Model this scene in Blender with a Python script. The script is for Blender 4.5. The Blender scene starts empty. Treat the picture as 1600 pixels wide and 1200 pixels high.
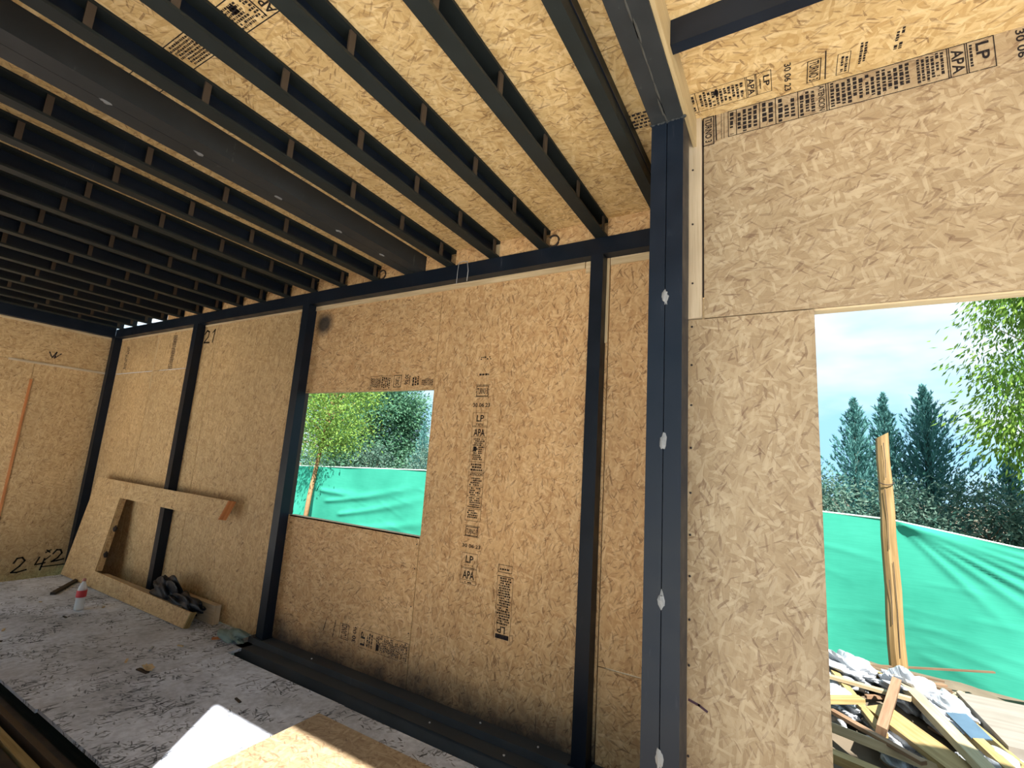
import bpy, math, random
import numpy as np
from mathutils import Vector, Matrix
random.seed(7); rng = np.random.default_rng(7)
SC = bpy.context.scene
COL = SC.collection

# ------------------------------------------------------------------ camera
cam_d = bpy.data.cameras.new('camera'); cam = bpy.data.objects.new('camera', cam_d); COL.objects.link(cam)
cam_d.sensor_fit = 'HORIZONTAL'; cam_d.sensor_width = 36.0; cam_d.lens = 745.52/1600*36.0
cam_d.clip_start = 0.02; cam_d.clip_end = 300
def cam_axes(yaw, pit, rol):
    f = Vector((-math.sin(yaw)*math.cos(pit), math.cos(yaw)*math.cos(pit), math.sin(pit)))
    r = Vector((math.cos(yaw), math.sin(yaw), 0)); u = r.cross(f)
    c, s = math.cos(rol), math.sin(rol)
    return c*r+s*u, -s*r+c*u, f
r_, u_, f_ = cam_axes(0.536078, 0.16686, 0.066151)
EYE = Vector((0, 0, 1.45))
cam.matrix_world = Matrix(((r_.x, u_.x, -f_.x, EYE.x), (r_.y, u_.y, -f_.y, EYE.y), (r_.z, u_.z, -f_.z, EYE.z), (0, 0, 0, 1)))
SC.camera = cam
# ------------------------------------------------------------------ view, sky, sun
vs = SC.view_settings
vs.view_transform = 'Standard'; vs.look = 'None'; vs.gamma = 1.0; vs.use_curve_mapping = False
vs.exposure = 1.45
wd = bpy.data.worlds.new('sky'); SC.world = wd; wd.use_nodes = True
nt = wd.node_tree; nt.nodes.clear()
def N(nt, t, **kw):
    n = nt.nodes.new(t)
    for k, v in kw.items(): setattr(n, k, v)
    return n
tc = N(nt, 'ShaderNodeTexCoord'); mp = N(nt, 'ShaderNodeMapping'); mp.inputs['Scale'].default_value = (1.3, 1.3, 3.2)
nz = N(nt, 'ShaderNodeTexNoise'); nz.inputs['Scale'].default_value = 1.7; nz.inputs['Detail'].default_value = 5
cr = N(nt, 'ShaderNodeValToRGB'); cr.color_ramp.elements[0].position = .42; cr.color_ramp.elements[1].position = .66
cr.color_ramp.elements[0].color = (.36, .68, .92, 1); cr.color_ramp.elements[1].color = (.98, 1.0, 1.04, 1)
bg = N(nt, 'ShaderNodeBackground'); bg.inputs['Strength'].default_value = 0.5
wo = N(nt, 'ShaderNodeOutputWorld')
L = nt.links.new
L(tc.outputs['Generated'], mp.inputs['Vector']); L(mp.outputs[0], nz.inputs['Vector']); L(nz.outputs['Fac'], cr.inputs['Fac'])
L(cr.outputs[0], bg.inputs['Color']); L(bg.outputs[0], wo.inputs['Surface'])
sd = bpy.data.lights.new('sun', 'SUN'); sd.energy = 7.0; sd.angle = math.radians(.6); sd.color = (1, .96, .90)
sun = bpy.data.objects.new('sun', sd); COL.objects.link(sun)
sun.rotation_euler = Vector((-.6, .8, -1.2)).to_track_quat('-Z', 'Y').to_euler(); sun.location = (6, -8, 14)

# ------------------------------------------------------------------ materials
def new_mat(name):
    m = bpy.data.materials.new(name); m.use_nodes = True
    nt = m.node_tree; b = nt.nodes['Principled BSDF']
    return m, nt, b
def ramp(nt, fac, stops, interp='LINEAR'):
    r = N(nt, 'ShaderNodeValToRGB'); r.color_ramp.interpolation = interp
    el = r.color_ramp.elements
    while len(el) < len(stops): el.new(.5)
    for e, (p, c) in zip(el, stops): e.position = p; e.color = tuple(c)+(1,)
    nt.links.new(fac, r.inputs['Fac']); return r.outputs['Color']
def mixc(nt, fac, a, b, blend='MIX'):
    n = N(nt, 'ShaderNodeMix', data_type='RGBA', blend_type=blend)
    for s, v in ((n.inputs[0], fac), (n.inputs[6], a), (n.inputs[7], b)):
        if hasattr(v, 'node'): nt.links.new(v, s)
        elif isinstance(v, (int, float)): s.default_value = v
        else: s.default_value = tuple(v)+(1,) if len(v) == 3 else v
    return n.outputs[2]
def math_n(nt, op, a, b=0.0, clamp=False):
    n = N(nt, 'ShaderNodeMath', operation=op, use_clamp=clamp)
    for s, v in ((n.inputs[0], a), (n.inputs[1], b)):
        if hasattr(v, 'node'): nt.links.new(v, s)
        else: s.default_value = v
    return n.outputs[0]
def vmath(nt, op, a, b):
    n = N(nt, 'ShaderNodeVectorMath', operation=op)
    for s, v in ((n.inputs[0], a), (n.inputs[1], b)):
        if hasattr(v, 'node'): nt.links.new(v, s)
        else: s.default_value = v
    return n.outputs[0]
def noise(nt, vec, scale, detail=3, rough=.55, dim='3D'):
    n = N(nt, 'ShaderNodeTexNoise', noise_dimensions=dim); n.inputs['Scale'].default_value = scale
    n.inputs['Detail'].default_value = detail; n.inputs['Roughness'].default_value = rough
    if vec is not None: nt.links.new(vec, n.inputs['Vector'])
    return n
def strands(nt, uv, ang, w, l, vec=False):
    vr = N(nt, 'ShaderNodeVectorRotate', rotation_type='Z_AXIS'); vr.inputs['Angle'].default_value = math.radians(ang)
    nt.links.new(uv, vr.inputs['Vector'])
    v = vmath(nt, 'MULTIPLY', vr.outputs[0], (1/w, 1/l, 1))
    v = vmath(nt, 'ADD', v, (ang*1.37, ang*.71, 0))
    vo = N(nt, 'ShaderNodeTexVoronoi', voronoi_dimensions='2D', feature='F1'); vo.inputs['Scale'].default_value = 1
    nt.links.new(v, vo.inputs['Vector'])
    sp = N(nt, 'ShaderNodeSeparateColor'); nt.links.new(vo.outputs['Color'], sp.inputs[0])
    out = (sp.outputs[0], sp.outputs[1], sp.outputs[2], vo.outputs['Distance'])
    return out+(v,) if vec else out
def mask_gt(nt, v, thr, soft=.02):
    n = N(nt, 'ShaderNodeMapRange'); n.inputs[1].default_value = thr; n.inputs[2].default_value = thr+soft
    nt.links.new(v, n.inputs[0]); return n.outputs[0]
def osb(name, tones, fleck=(.16, .075, .03), tint=None, extra=None, fleck_thr=.925, rough=.62):
    """strand board: layers of long flakes lying at several angles about the grain (uv v axis)"""
    m, nt, b = new_mat(name)
    uvn = N(nt, 'ShaderNodeUVMap').outputs[0]
    wn = noise(nt, uvn, 16, 2, dim='2D')
    w = vmath(nt, 'MULTIPLY', vmath(nt, 'SUBTRACT', wn.outputs['Color'], (.5, .5, .5)), (.005, .005, 0))
    uv = vmath(nt, 'ADD', uvn, w)
    stops = [(i/(len(tones)-1), t) for i, t in enumerate(tones)]
    base = ramp(nt, noise(nt, uvn, 9, 4, dim='2D').outputs['Fac'], [(.3, tones[1]), (.7, tones[-2])])
    col = base; hgt = None
    for ang, ww, ll, thr in ((38, .024, .085, .25), (-44, .020, .08, .4), (76, .018, .06, .55), (20, .020, .09, .4), (-24, .018, .10, .45), (-3, .024, .10, .5), (57, .014, .06, .6), (-63, .015, .06, .62), (8, .012, .075, .62), (-80, .011, .05, .75)):
        r, g, bl, d, fv = strands(nt, uv, ang, ww, ll, True)
        c = ramp(nt, r, stops)
        c = mixc(nt, math_n(nt, 'MULTIPLY', math_n(nt, 'SUBTRACT', d, .25, True), .55, True), c, tones[0])
        mk = mask_gt(nt, g, thr, .06)
        fib = noise(nt, vmath(nt, 'MULTIPLY', fv, (9, .35, 1)), 1, 2, .6, '2D').outputs['Fac']
        c = mixc(nt, .5, c, ramp(nt, fib, [(.3, (.86, .84, .80)), (.7, (1.12, 1.13, 1.14))]), 'MULTIPLY')
        col = mixc(nt, math_n(nt, 'MULTIPLY', mk, .85), col, c)
        h = math_n(nt, 'MULTIPLY', mk, bl)
        hgt = h if hgt is None else math_n(nt, 'ADD', math_n(nt, 'MULTIPLY', hgt, .6), h)
    for ang, ww, ll, thr in ((28, .0055, .030, fleck_thr), (-36, .005, .028, fleck_thr+.01), (-8, .007, .04, fleck_thr+.02), (64, .005, .025, fleck_thr+.015), (44, .012, .04, .974), (-18, .010, .05, .975)):
        r, g, bl, d = strands(nt, uv, ang, ww, ll)
        mk = math_n(nt, 'MULTIPLY', mask_gt(nt, g, thr), math_n(nt, 'ADD', math_n(nt, 'MULTIPLY', r, .55), .12))
        col = mixc(nt, mk, col, fleck)
    for ang, ww, ll, thr in ((14, .010, .07, .87), (-31, .009, .06, .89), (49, .008, .05, .90)):
        r, g, bl, d = strands(nt, uv, ang, ww, ll)
        col = mixc(nt, math_n(nt, 'MULTIPLY', mask_gt(nt, g, thr, .05), math_n(nt, 'MULTIPLY', r, .5)), col, tones[-1])
    big = noise(nt, uvn, 1.3, 3, dim='2D').outputs['Fac']
    col = mixc(nt, .5, col, ramp(nt, big, [(.3, (.78, .78, .78)), (.7, (1.1, 1.08, 1.05))]), 'MULTIPLY')
    if tint: col = mixc(nt, tint[0], col, tint[1], 'MULTIPLY')
    if extra: col = extra(nt, col, uvn)
    L = nt.links.new
    L(col, b.inputs['Base Color']); b.inputs['Roughness'].default_value = rough
    b.inputs['Specular IOR Level'].default_value = .3
    bp = N(nt, 'ShaderNodeBump'); bp.inputs['Strength'].default_value = .25; bp.inputs['Distance'].default_value = .0015
    L(hgt, bp.inputs['Height']); L(bp.outputs[0], b.inputs['Normal'])
    return m
TAN = [(.48, .27, .12), (.555, .335, .155), (.61, .385, .185), (.66, .43, .215), (.74, .515, .28)]
M = {}
M['osb'] = osb('strand_board', TAN)
M['osb_ceiling'] = osb('strand_board_ceiling', [(.47, .295, .115), (.55, .365, .155), (.61, .42, .19), (.66, .465, .22), (.74, .55, .29)])
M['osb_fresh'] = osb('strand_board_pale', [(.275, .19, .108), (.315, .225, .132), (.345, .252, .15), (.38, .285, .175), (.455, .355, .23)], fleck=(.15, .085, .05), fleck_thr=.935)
M['osb_far'] = osb('strand_board_aged', [(.44, .275, .125), (.51, .33, .155), (.56, .375, .185), (.61, .42, .215), (.68, .485, .26)], fleck_thr=.955)
def overspray(nt, col, uvn):
    g = N(nt, 'ShaderNodeNewGeometry').outputs['Position']
    sp = N(nt, 'ShaderNodeSeparateXYZ'); nt.links.new(g, sp.inputs[0])
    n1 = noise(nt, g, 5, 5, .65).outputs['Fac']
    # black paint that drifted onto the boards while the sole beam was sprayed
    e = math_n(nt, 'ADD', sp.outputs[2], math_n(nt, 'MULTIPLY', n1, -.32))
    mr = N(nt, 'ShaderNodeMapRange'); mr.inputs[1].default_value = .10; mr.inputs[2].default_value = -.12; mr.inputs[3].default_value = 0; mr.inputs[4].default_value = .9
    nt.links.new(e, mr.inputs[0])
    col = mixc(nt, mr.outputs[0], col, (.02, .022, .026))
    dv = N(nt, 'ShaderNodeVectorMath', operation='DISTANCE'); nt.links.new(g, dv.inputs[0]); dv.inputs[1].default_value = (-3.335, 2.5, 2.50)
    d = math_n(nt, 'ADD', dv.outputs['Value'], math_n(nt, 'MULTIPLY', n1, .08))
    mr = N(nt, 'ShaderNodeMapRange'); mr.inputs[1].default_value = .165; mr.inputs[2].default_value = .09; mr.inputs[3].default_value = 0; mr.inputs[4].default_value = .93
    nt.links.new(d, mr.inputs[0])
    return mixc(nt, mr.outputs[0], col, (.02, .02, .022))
M['osb_spray'] = osb('strand_board_oversprayed', TAN, extra=overspray)

def floor_mat(name, grey, lo, amt):
    m, nt, b = new_mat(name)
    uvn = N(nt, 'ShaderNodeUVMap').outputs[0]
    big = noise(nt, uvn, 1.6, 5, .6, '2D').outputs['Fac']
    col = ramp(nt, big, [(.3, lo), (.55, grey), (.75, tuple(min(1, c*1.25) for c in grey))])
    med = noise(nt, uvn, 26, 4, .6, '2D').outputs['Fac']
    col = mixc(nt, .6, col, ramp(nt, med, [(.35, (.72, .72, .74)), (.65, (1.12, 1.11, 1.1))]), 'MULTIPLY')
    dens = noise(nt, uvn, 3.1, 3, .6, '2D').outputs['Fac']
    for ang, w, l, thr in ((70, .009, .045, .955), (-75, .008, .04, .965), (40, .007, .03, .96), (-25, .007, .035, .965), (80, .018, .09, .985), (10, .006, .02, .965)):
        r, g, bl, d = strands(nt, uvn, ang, w, l)
        k = math_n(nt, 'ADD', g, math_n(nt, 'MULTIPLY', math_n(nt, 'SUBTRACT', dens, .5), .42))
        mk = math_n(nt, 'MULTIPLY', mask_gt(nt, k, thr, .01), math_n(nt, 'ADD', math_n(nt, 'MULTIPLY', r, .5), amt))
        col = mixc(nt, mk, col, (.028, .030, .038))
    nt.links.new(col, b.inputs['Base Color']); b.inputs['Roughness'].default_value = .8; b.inputs['Specular IOR Level'].default_value = .115
    bp = N(nt, 'ShaderNodeBump'); bp.inputs['Strength'].default_value = .3; bp.inputs['Distance'].default_value = .002
    nt.links.new(med, bp.inputs['Height']); nt.links.new(bp.outputs[0], b.inputs['Normal'])
    return m
M['floor'] = floor_mat('dirty_hazed_floor_board', (.60, .65, .75), (.42, .445, .50), .3)  # grey dirt, made paler and bluer with haze put into the colour

def steel_mat(name, c, scuff, rough=.42):
    m, nt, b = new_mat(name)
    g = N(nt, 'ShaderNodeTexCoord').outputs['Object']
    n1 = noise(nt, vmath(nt, 'MULTIPLY', g, (30, 30, 3)), 1, 5, .65).outputs['Fac']
    n2 = noise(nt, g, 6, 4, .6).outputs['Fac']
    k = math_n(nt, 'MULTIPLY', mask_gt(nt, n1, .62, .1), mask_gt(nt, n2, .5, .15))
    col = mixc(nt, math_n(nt, 'MULTIPLY', k, .5), c, scuff)
    col = mixc(nt, .6, col, ramp(nt, n2, [(.3, (.7, .7, .7)), (.7, (1.25, 1.25, 1.25))]), 'MULTIPLY')
    nt.links.new(col, b.inputs['Base Color'])
    nt.links.new(ramp(nt, n2, [(.3, (rough-.08,)*3), (.7, (rough+.14,)*3)]), b.inputs['Roughness'])
    b.inputs['Specular IOR Level'].default_value = .2
    return m
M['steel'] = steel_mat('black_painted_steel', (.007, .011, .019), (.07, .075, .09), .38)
M['steel_green'] = steel_mat('black_painted_joist_steel', (.014, .017, .016), (.06, .062, .052), .5)
M['steel_scuffed'] = steel_mat('scuffed_black_steel', (.024, .026, .027), (.16, .155, .135), .45)
M['steel_hazed'] = steel_mat('hazed_black_steel', (.055, .062, .070), (.13, .13, .13), .6)  # black steel lightened: lit tops and haze are put into the colour
M['steel_brown'] = steel_mat('brown_steel', (.060, .043, .030), (.10, .08, .06), .6)  # brown stands for the light falling on the joist stiffeners
M['steel_weld'] = steel_mat('dull_weld_metal', (.06, .058, .052), (.22, .21, .18), .45)
M['weld'] = steel_mat('bright_weld_metal', (.20, .20, .20), (.45, .44, .42), .35)

def wood_mat(name, c0, c1, scale=1.0, knots=.0):
    m, nt, b = new_mat(name)
    uv = N(nt, 'ShaderNodeUVMap').outputs[0]
    v = vmath(nt, 'MULTIPLY', uv, (60*scale, 3*scale, 1))
    n1 = noise(nt, v, 1, 4, .6, '2D').outputs['Fac']
    n2 = noise(nt, uv, 5, 2, .5, '2D').outputs['Fac']
    col = ramp(nt, n1, [(.3, c0), (.7, c1)])
    col = mixc(nt, .35, col, ramp(nt, n2, [(.3, (.75, .72, .68)), (.7, (1.1, 1.1, 1.1))]), 'MULTIPLY')
    nt.links.new(col, b.inputs['Base Color']); b.inputs['Roughness'].default_value = .65; b.inputs['Specular IOR Level'].default_value = .25
    return m
M['batten'] = wood_mat('pale_pine', (.50, .36, .20), (.68, .53, .33))
M['batten_grey'] = wood_mat('weathered_pine', (.46, .36, .24), (.60, .49, .35))
M['pine'] = wood_mat('yellow_pine', (.22, .155, .06), (.33, .245, .11))
M['pine_white'] = wood_mat('pale_fresh_pine', (.28, .22, .125), (.38, .31, .195))
M['pine_pink'] = wood_mat('reddish_pine', (.15, .085, .048), (.22, .14, .085))
M['board_grey'] = wood_mat('grey_board', (.17, .15, .125), (.225, .205, .175), .4)
M['stick'] = wood_mat('thin_brown_lath', (.09, .055, .032), (.15, .10, .06))
M['dark_wood'] = wood_mat('dark_timber', (.03, .022, .018), (.06, .045, .035))
M['strip_wood'] = wood_mat('tan_strip_wood', (.36, .26, .13), (.46, .35, .19))
M['pole'] = wood_mat('split_pole_wood', (.17, .105, .038), (.28, .19, .085), .7)
M['orange_edge'] = wood_mat('orange_board_edge', (.42, .15, .05), (.58, .24, .09))

def plain(name, c, rough=.6, spec=.3, bump=0, **kw):
    m, nt, b = new_mat(name)
    g = N(nt, 'ShaderNodeTexCoord').outputs['Object']
    n = noise(nt, g, kw.pop('scale', 14), 4).outputs['Fac']
    col = mixc(nt, .5, c, ramp(nt, n, [(.3, (.75, .75, .75)), (.7, (1.2, 1.2, 1.2))]), 'MULTIPLY')
    nt.links.new(col, b.inputs['Base Color']); b.inputs['Roughness'].default_value = rough; b.inputs['Specular IOR Level'].default_value = spec
    for k, v in kw.items(): b.inputs[k].default_value = v
    if bump:
        bp = N(nt, 'ShaderNodeBump'); bp.inputs['Strength'].default_value = bump; bp.inputs['Distance'].default_value = .01
        nt.links.new(n, bp.inputs['Height']); nt.links.new(bp.outputs[0], b.inputs['Normal'])
    return m
M['screw'] = plain('dark_screw_metal', (.03, .022, .02), .4)
M['screw_bright'] = plain('galvanised_screw', (.6, .6, .6), .35, .5)
M['wire'] = plain('grey_wire', (.35, .36, .37), .4)
M['rebar'] = plain('rusty_bar', (.035, .022, .016), .7)
M['soil'] = plain('dry_soil', (.13, .105, .075), .95, .1, .5, scale=5)
M['sand'] = plain('pale_sandy_yard', (.72, .70, .64), .95, .1, .4, scale=3)
M['plastic'] = plain('white_plastic_film', (.32, .34, .365), .3, .5, .3, scale=30)
M['blue_plastic'] = plain('slate_blue_sheet', (.05, .09, .13), .4, .4)
M['black_plastic'] = plain('black_plastic_bag', (.006, .008, .013), .45, .3, .4, scale=25)
M['cloth'] = plain('grey_green_rag', (.22, .30, .29), .9, .1, .3)
M['bark'] = plain('pale_bark', (.42, .29, .17), .9, .1, .6, scale=20)
M['bark_brown'] = plain('brown_bark', (.26, .155, .08), .9, .1, .6, scale=20)
M['bark_dark'] = plain('dark_bark', (.10, .075, .05), .9, .1, .6, scale=20)
M['conifer_wood'] = plain('mossy_conifer_bark', (.04, .06, .05), .9, .1, .6, scale=20)
M['roof'] = plain('roof_sheet', (.3, .3, .3), .7)
M['ink_purple'] = plain('purple_marker', (.05, .02, .035), .6)
M['red_label'] = plain('red_label', (.50, .05, .06), .5)
M['cap'] = plain('pale_cap', (.6, .25, .2), .4)
def glassy():
    m, nt, b = new_mat('clear_plastic'); b.inputs['Base Color'].default_value = (.93, .96, .97, 1)
    b.inputs['Roughness'].default_value = .08; b.inputs['Transmission Weight'].default_value = .55; b.inputs['IOR'].default_value = 1.2
    return m
M['clear'] = glassy()
def ink_mat(name, c, wear):
    m, nt, b = new_mat(name)
    g = N(nt, 'ShaderNodeTexCoord').outputs['Object']
    n = noise(nt, g, 55, 4, .7).outputs['Fac']; n2 = noise(nt, g, 6, 2, .5).outputs['Fac']
    b.inputs['Base Color'].default_value = c+(1,); b.inputs['Roughness'].default_value = .7; b.inputs['Specular IOR Level'].default_value = .1
    a = math_n(nt, 'ADD', n, math_n(nt, 'MULTIPLY', math_n(nt, 'SUBTRACT', n2, .5), .35))
    mr = N(nt, 'ShaderNodeMapRange'); mr.inputs[1].default_value = wear-.06; mr.inputs[2].default_value = wear+.06; mr.inputs[3].default_value = .15; mr.inputs[4].default_value = .92
    nt.links.new(a, mr.inputs[0]); nt.links.new(mr.outputs[0], b.inputs['Alpha'])
    return m
M['ink'] = ink_mat('black_stamp_ink', (.018, .015, .017), .33)
M['ink_faint'] = ink_mat('worn_stamp_ink', (.03, .025, .03), .43)
M['marker'] = ink_mat('black_marker', (.008, .008, .01), .2)
def leaf_mat(name, c, c2, trans=.45):
    m, nt, b = new_mat(name); nt.nodes.remove(b)
    oi = N(nt, 'ShaderNodeNewGeometry')
    col = ramp(nt, oi.outputs['Random Per Island'], [(0, c), (1, c2)])
    d = N(nt, 'ShaderNodeBsdfDiffuse'); t = N(nt, 'ShaderNodeBsdfTranslucent'); mx = N(nt, 'ShaderNodeMixShader'); mx.inputs[0].default_value = trans
    for s in (d, t): nt.links.new(col, s.inputs['Color'])
    nt.links.new(d.outputs[0], mx.inputs[1]); nt.links.new(t.outputs[0], mx.inputs[2])
    nt.links.new(mx.outputs[0], nt.nodes['Material Output'].inputs['Surface'])
    return m
M['leaf'] = leaf_mat('bright_leaf', (.08, .19, .03), (.24, .37, .075))
M['leaf_lime'] = leaf_mat('lime_leaf', (.11, .23, .04), (.27, .40, .10))
M['leaf_poplar'] = leaf_mat('hazy_poplar_leaf', (.06, .17, .10), (.15, .30, .18))  # leaf tones lightened to carry the haze over the far trees
M['conifer'] = leaf_mat('hazy_teal_conifer', (.065, .19, .185), (.15, .34, .32), .3)  # teal and pale because haze is mixed into the foliage colour
M['scrub'] = leaf_mat('scrub_leaf', (.04, .11, .085), (.16, .24, .19), .35)
def net_mat():
    m, nt, b = new_mat('green_shade_net'); nt.nodes.remove(b)
    g = N(nt, 'ShaderNodeTexCoord').outputs['Object']
    n = noise(nt, g, 2.0, 4).outputs['Fac']
    wv = noise(nt, vmath(nt, 'MULTIPLY', g, (2, 2, 40)), 3, 2).outputs['Fac']
    col = ramp(nt, n, [(.3, (.034, .265, .185)), (.7, (.046, .325, .23))])
    col = mixc(nt, .25, col, ramp(nt, wv, [(.4, (.8, .85, .85)), (.6, (1.1, 1.1, 1.1))]), 'MULTIPLY')
    d = N(nt, 'ShaderNodeBsdfDiffuse'); t = N(nt, 'ShaderNodeBsdfTranslucent'); mx = N(nt, 'ShaderNodeMixShader'); mx.inputs[0].default_value = .25
    for s in (d, t): nt.links.new(col, s.inputs['Color'])
    nt.links.new(d.outputs[0], mx.inputs[1]); nt.links.new(t.outputs[0], mx.inputs[2])
    nt.links.new(mx.outputs[0], nt.nodes['Material Output'].inputs['Surface'])
    return m
M['net'] = net_mat()
M['rope'] = plain('pale_rope', (.55, .7, .62), .8)

# ------------------------------------------------------------------ mesh helpers
class MB:
    """collects shapes in world coordinates; build() links them as ONE mesh object"""
    def __init__(s): s.v = []; s.f = []; s.uv = []; s.smooth = []
    def face(s, pts, uvs=None, sm=False):
        i = len(s.v); s.v += [tuple(p) for p in pts]; s.f.append(tuple(range(i, i+len(pts))))
        s.uv += uvs or [(p[0], p[2]) for p in pts]; s.smooth.append(sm)
    def obox(s, mat, x, y, z, grain='z', sm=False, taper=None):
        """box of given (lo,hi) ranges in a local frame; uv v axis runs along the grain"""
        ox, oy = random.uniform(0, 40), random.uniform(0, 40)
        g = 'xyz'.index(grain)
        P = [[x[i], y[j], z[k]] for i in (0, 1) for j in (0, 1) for k in (0, 1)]
        for q in ((0, 1, 3, 2), (4, 6, 7, 5), (0, 4, 5, 1), (2, 3, 7, 6), (0, 2, 6, 4), (1, 5, 7, 3)):
            pts = [P[i] for i in q]
            ext = [max(p[a] for p in pts)-min(p[a] for p in pts) for a in range(3)]
            n = ext.index(min(ext)); ax = [a for a in range(3) if a != n]
            if g in ax: va = g; ua = [a for a in ax if a != g][0]
            else: va, ua = (ax[0], ax[1]) if ext[ax[0]] > ext[ax[1]] else (ax[1], ax[0])
            s.face([mat @ Vector(p) for p in pts], [(p[ua]+ox, p[va]+oy) for p in pts], sm)
        return s
    def box(s, x0, x1, y0, y1, z0, z1, grain='z'):
        return s.obox(Matrix(), (x0, x1), (y0, y1), (z0, z1), grain)
    def prism(s, poly, d0, d1, frame, grain_v=True):
        """extruded polygon: poly in 2D, frame = (origin, u, v, w); from d0 to d1 along w"""
        o, u, v, w = frame; ox, oy = random.uniform(0, 40), random.uniform(0, 40)
        def at(p, d): return o+u*p[0]+v*p[1]+w*d
        n = len(poly)
        uvf = (lambda p: (p[0]+ox, p[1]+oy)) if grain_v else (lambda p: (p[1]+ox, p[0]+oy))
        s.face([at(p, d0) for p in poly], [uvf(p) for p in poly]); s.face([at(p, d1) for p in reversed(poly)], [uvf(p) for p in reversed(poly)])
        for i in range(n):
            a, b = poly[i], poly[(i+1) % n]; ln = math.dist(a, b)
            s.face([at(b, d0), at(a, d0), at(a, d1), at(b, d1)], [(0+ox, ln+oy), (ox, oy), (d1-d0+ox, oy), (d1-d0+ox, ln+oy)])
        return s
    def tube(s, pts, rad, n=8, caps=True, sm=True):
        pts = [Vector(p) for p in pts]; rad = rad if hasattr(rad, '__len__') else [rad]*len(pts)
        rings = []; up = Vector((0, 0, 1)); ln = 0
        for i, p in enumerate(pts):
            t = (pts[min(i+1, len(pts)-1)]-pts[max(i-1, 0)]).normalized()
            a = t.cross(up if abs(t.z) < .95 else Vector((1, 0, 0))).normalized(); b = t.cross(a)
            rings.append([p+(a*math.cos(k*2*math.pi/n)+b*math.sin(k*2*math.pi/n))*rad[i] for k in range(n)])
        i0 = len(s.v)
        for i, r in enumerate(rings): s.v += [tuple(q) for q in r]
        for i in range(len(rings)-1):
            for k in range(n):
                k2 = (k+1) % n
                s.f.append((i0+i*n+k, i0+i*n+k2, i0+(i+1)*n+k2, i0+(i+1)*n+k)); s.smooth.append(sm)
                for kk, ii in ((k, i), (k+1, i), (k+1, i+1), (k, i+1)): s.uv.append((kk/n*rad[ii]*6, ii*.1))
        if caps:
            for i, rev in ((0, True), (len(rings)-1, False)):
                idx = [i0+i*n+k for k in range(n)]
                s.f.append(tuple(reversed(idx)) if rev else tuple(idx)); s.smooth.append(False)
                s.uv += [(0, 0)]*n
        return s
    def lathe(s, prof, c, n=20):
        i0 = len(s.v); c = Vector(c)
        for r, z in prof: s.v += [(c.x+r*math.cos(k*2*math.pi/n), c.y+r*math.sin(k*2*math.pi/n), c.z+z) for k in range(n)]
        for i in range(len(prof)-1):
            for k in range(n):
                k2 = (k+1) % n; s.f.append((i0+i*n+k, i0+i*n+k2, i0+(i+1)*n+k2, i0+(i+1)*n+k)); s.smooth.append(True); s.uv += [(0, 0)]*4
        for i, rev in ((0, True), (len(prof)-1, False)):
            idx = [i0+i*n+k for k in range(n)]; s.f.append(tuple(reversed(idx)) if rev else tuple(idx)); s.smooth.append(False); s.uv += [(0, 0)]*n
        return s
    def flat(s, poly, frame, d=0.0):
        o, u, v, w = frame; s.face([o+u*p[0]+v*p[1]+w*d for p in poly], [p for p in poly]); return s
    def ribbon(s, pts, wd, frame, d=0.0):
        for a, b in zip(pts[:-1], pts[1:]):
            dx, dy = b[0]-a[0], b[1]-a[1]; l = math.hypot(dx, dy) or 1e-6; nx, ny = -dy/l*wd/2, dx/l*wd/2; ex, ey = dx/l*wd*.4, dy/l*wd*.4
            s.flat([(a[0]+nx-ex, a[1]+ny-ey), (a[0]-nx-ex, a[1]-ny-ey), (b[0]-nx+ex, b[1]-ny+ey), (b[0]+nx+ex, b[1]+ny+ey)], frame, d)
        return s
    def blob(s, c, r, n=(14, 9), amp=.25, seed=0, flat=None, fmax=7):
        """crumpled closed lump"""
        rr = np.random.default_rng(seed); ph = rr.uniform(0, 6.28, (10, 3)); fr = rr.uniform(1.5, fmax, (10, 3))
        i0 = len(s.v); c = Vector(c); nu, nv = n
        for j in range(nv+1):
            th = math.pi*j/nv
            for i in range(nu):
                a = 2*math.pi*i/nu; d = Vector((math.sin(th)*math.cos(a), math.sin(th)*math.sin(a), math.cos(th)))
                k = 1+amp*sum(math.sin(fr[q][0]*d.x+fr[q][1]*d.y+fr[q][2]*d.z+ph[q][0]) for q in range(10))/3.2
                p = Vector((d.x*r[0]*k, d.y*r[1]*k, d.z*r[2]*k))+c
                if flat is not None: p.z = max(p.z, flat)
                s.v.append(tuple(p))
        for j in range(nv):
            for i in range(nu):
                i2 = (i+1) % nu; s.f.append((i0+j*nu+i, i0+(j+1)*nu+i, i0+(j+1)*nu+i2, i0+j*nu+i2)); s.smooth.append(False); s.uv += [(0, 0)]*4
        return s
    def mesh(s, name, origin=(0, 0, 0)):
        me = bpy.data.meshes.new(name); o = Vector(origin)
        me.from_pydata([tuple(Vector(v)-o) for v in s.v], [], s.f); me.update()
        uvl = me.uv_layers.new(name='UVMap')
        uvl.data.foreach_set('uv', [c for p in s.uv for c in p[:2]])
        me.polygons.foreach_set('use_smooth', s.smooth)
        return me
    def build(s, name, mat, parent=None, origin=None):
        if parent is not None:
            root = parent
            while root.parent: root = root.parent
            org = root.location
        else:
            if origin is None:
                a = np.array(s.v); lo, hi = a.min(0), a.max(0); origin = ((lo[0]+hi[0])/2, (lo[1]+hi[1])/2, lo[2])
            org = Vector(origin)
        me = s.mesh(name, org); me.materials.append(M[mat])
        ob = bpy.data.objects.new(name, me); COL.objects.link(ob)
        if parent is not None: ob.parent = parent
        else: ob.location = org
        return ob
def tag(o, label=None, cat=None, group=None, kind=None):
    for k, v in (('label', label), ('category', cat), ('group', group), ('kind', kind)):
        if v: o[k] = v
    return o
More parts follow.
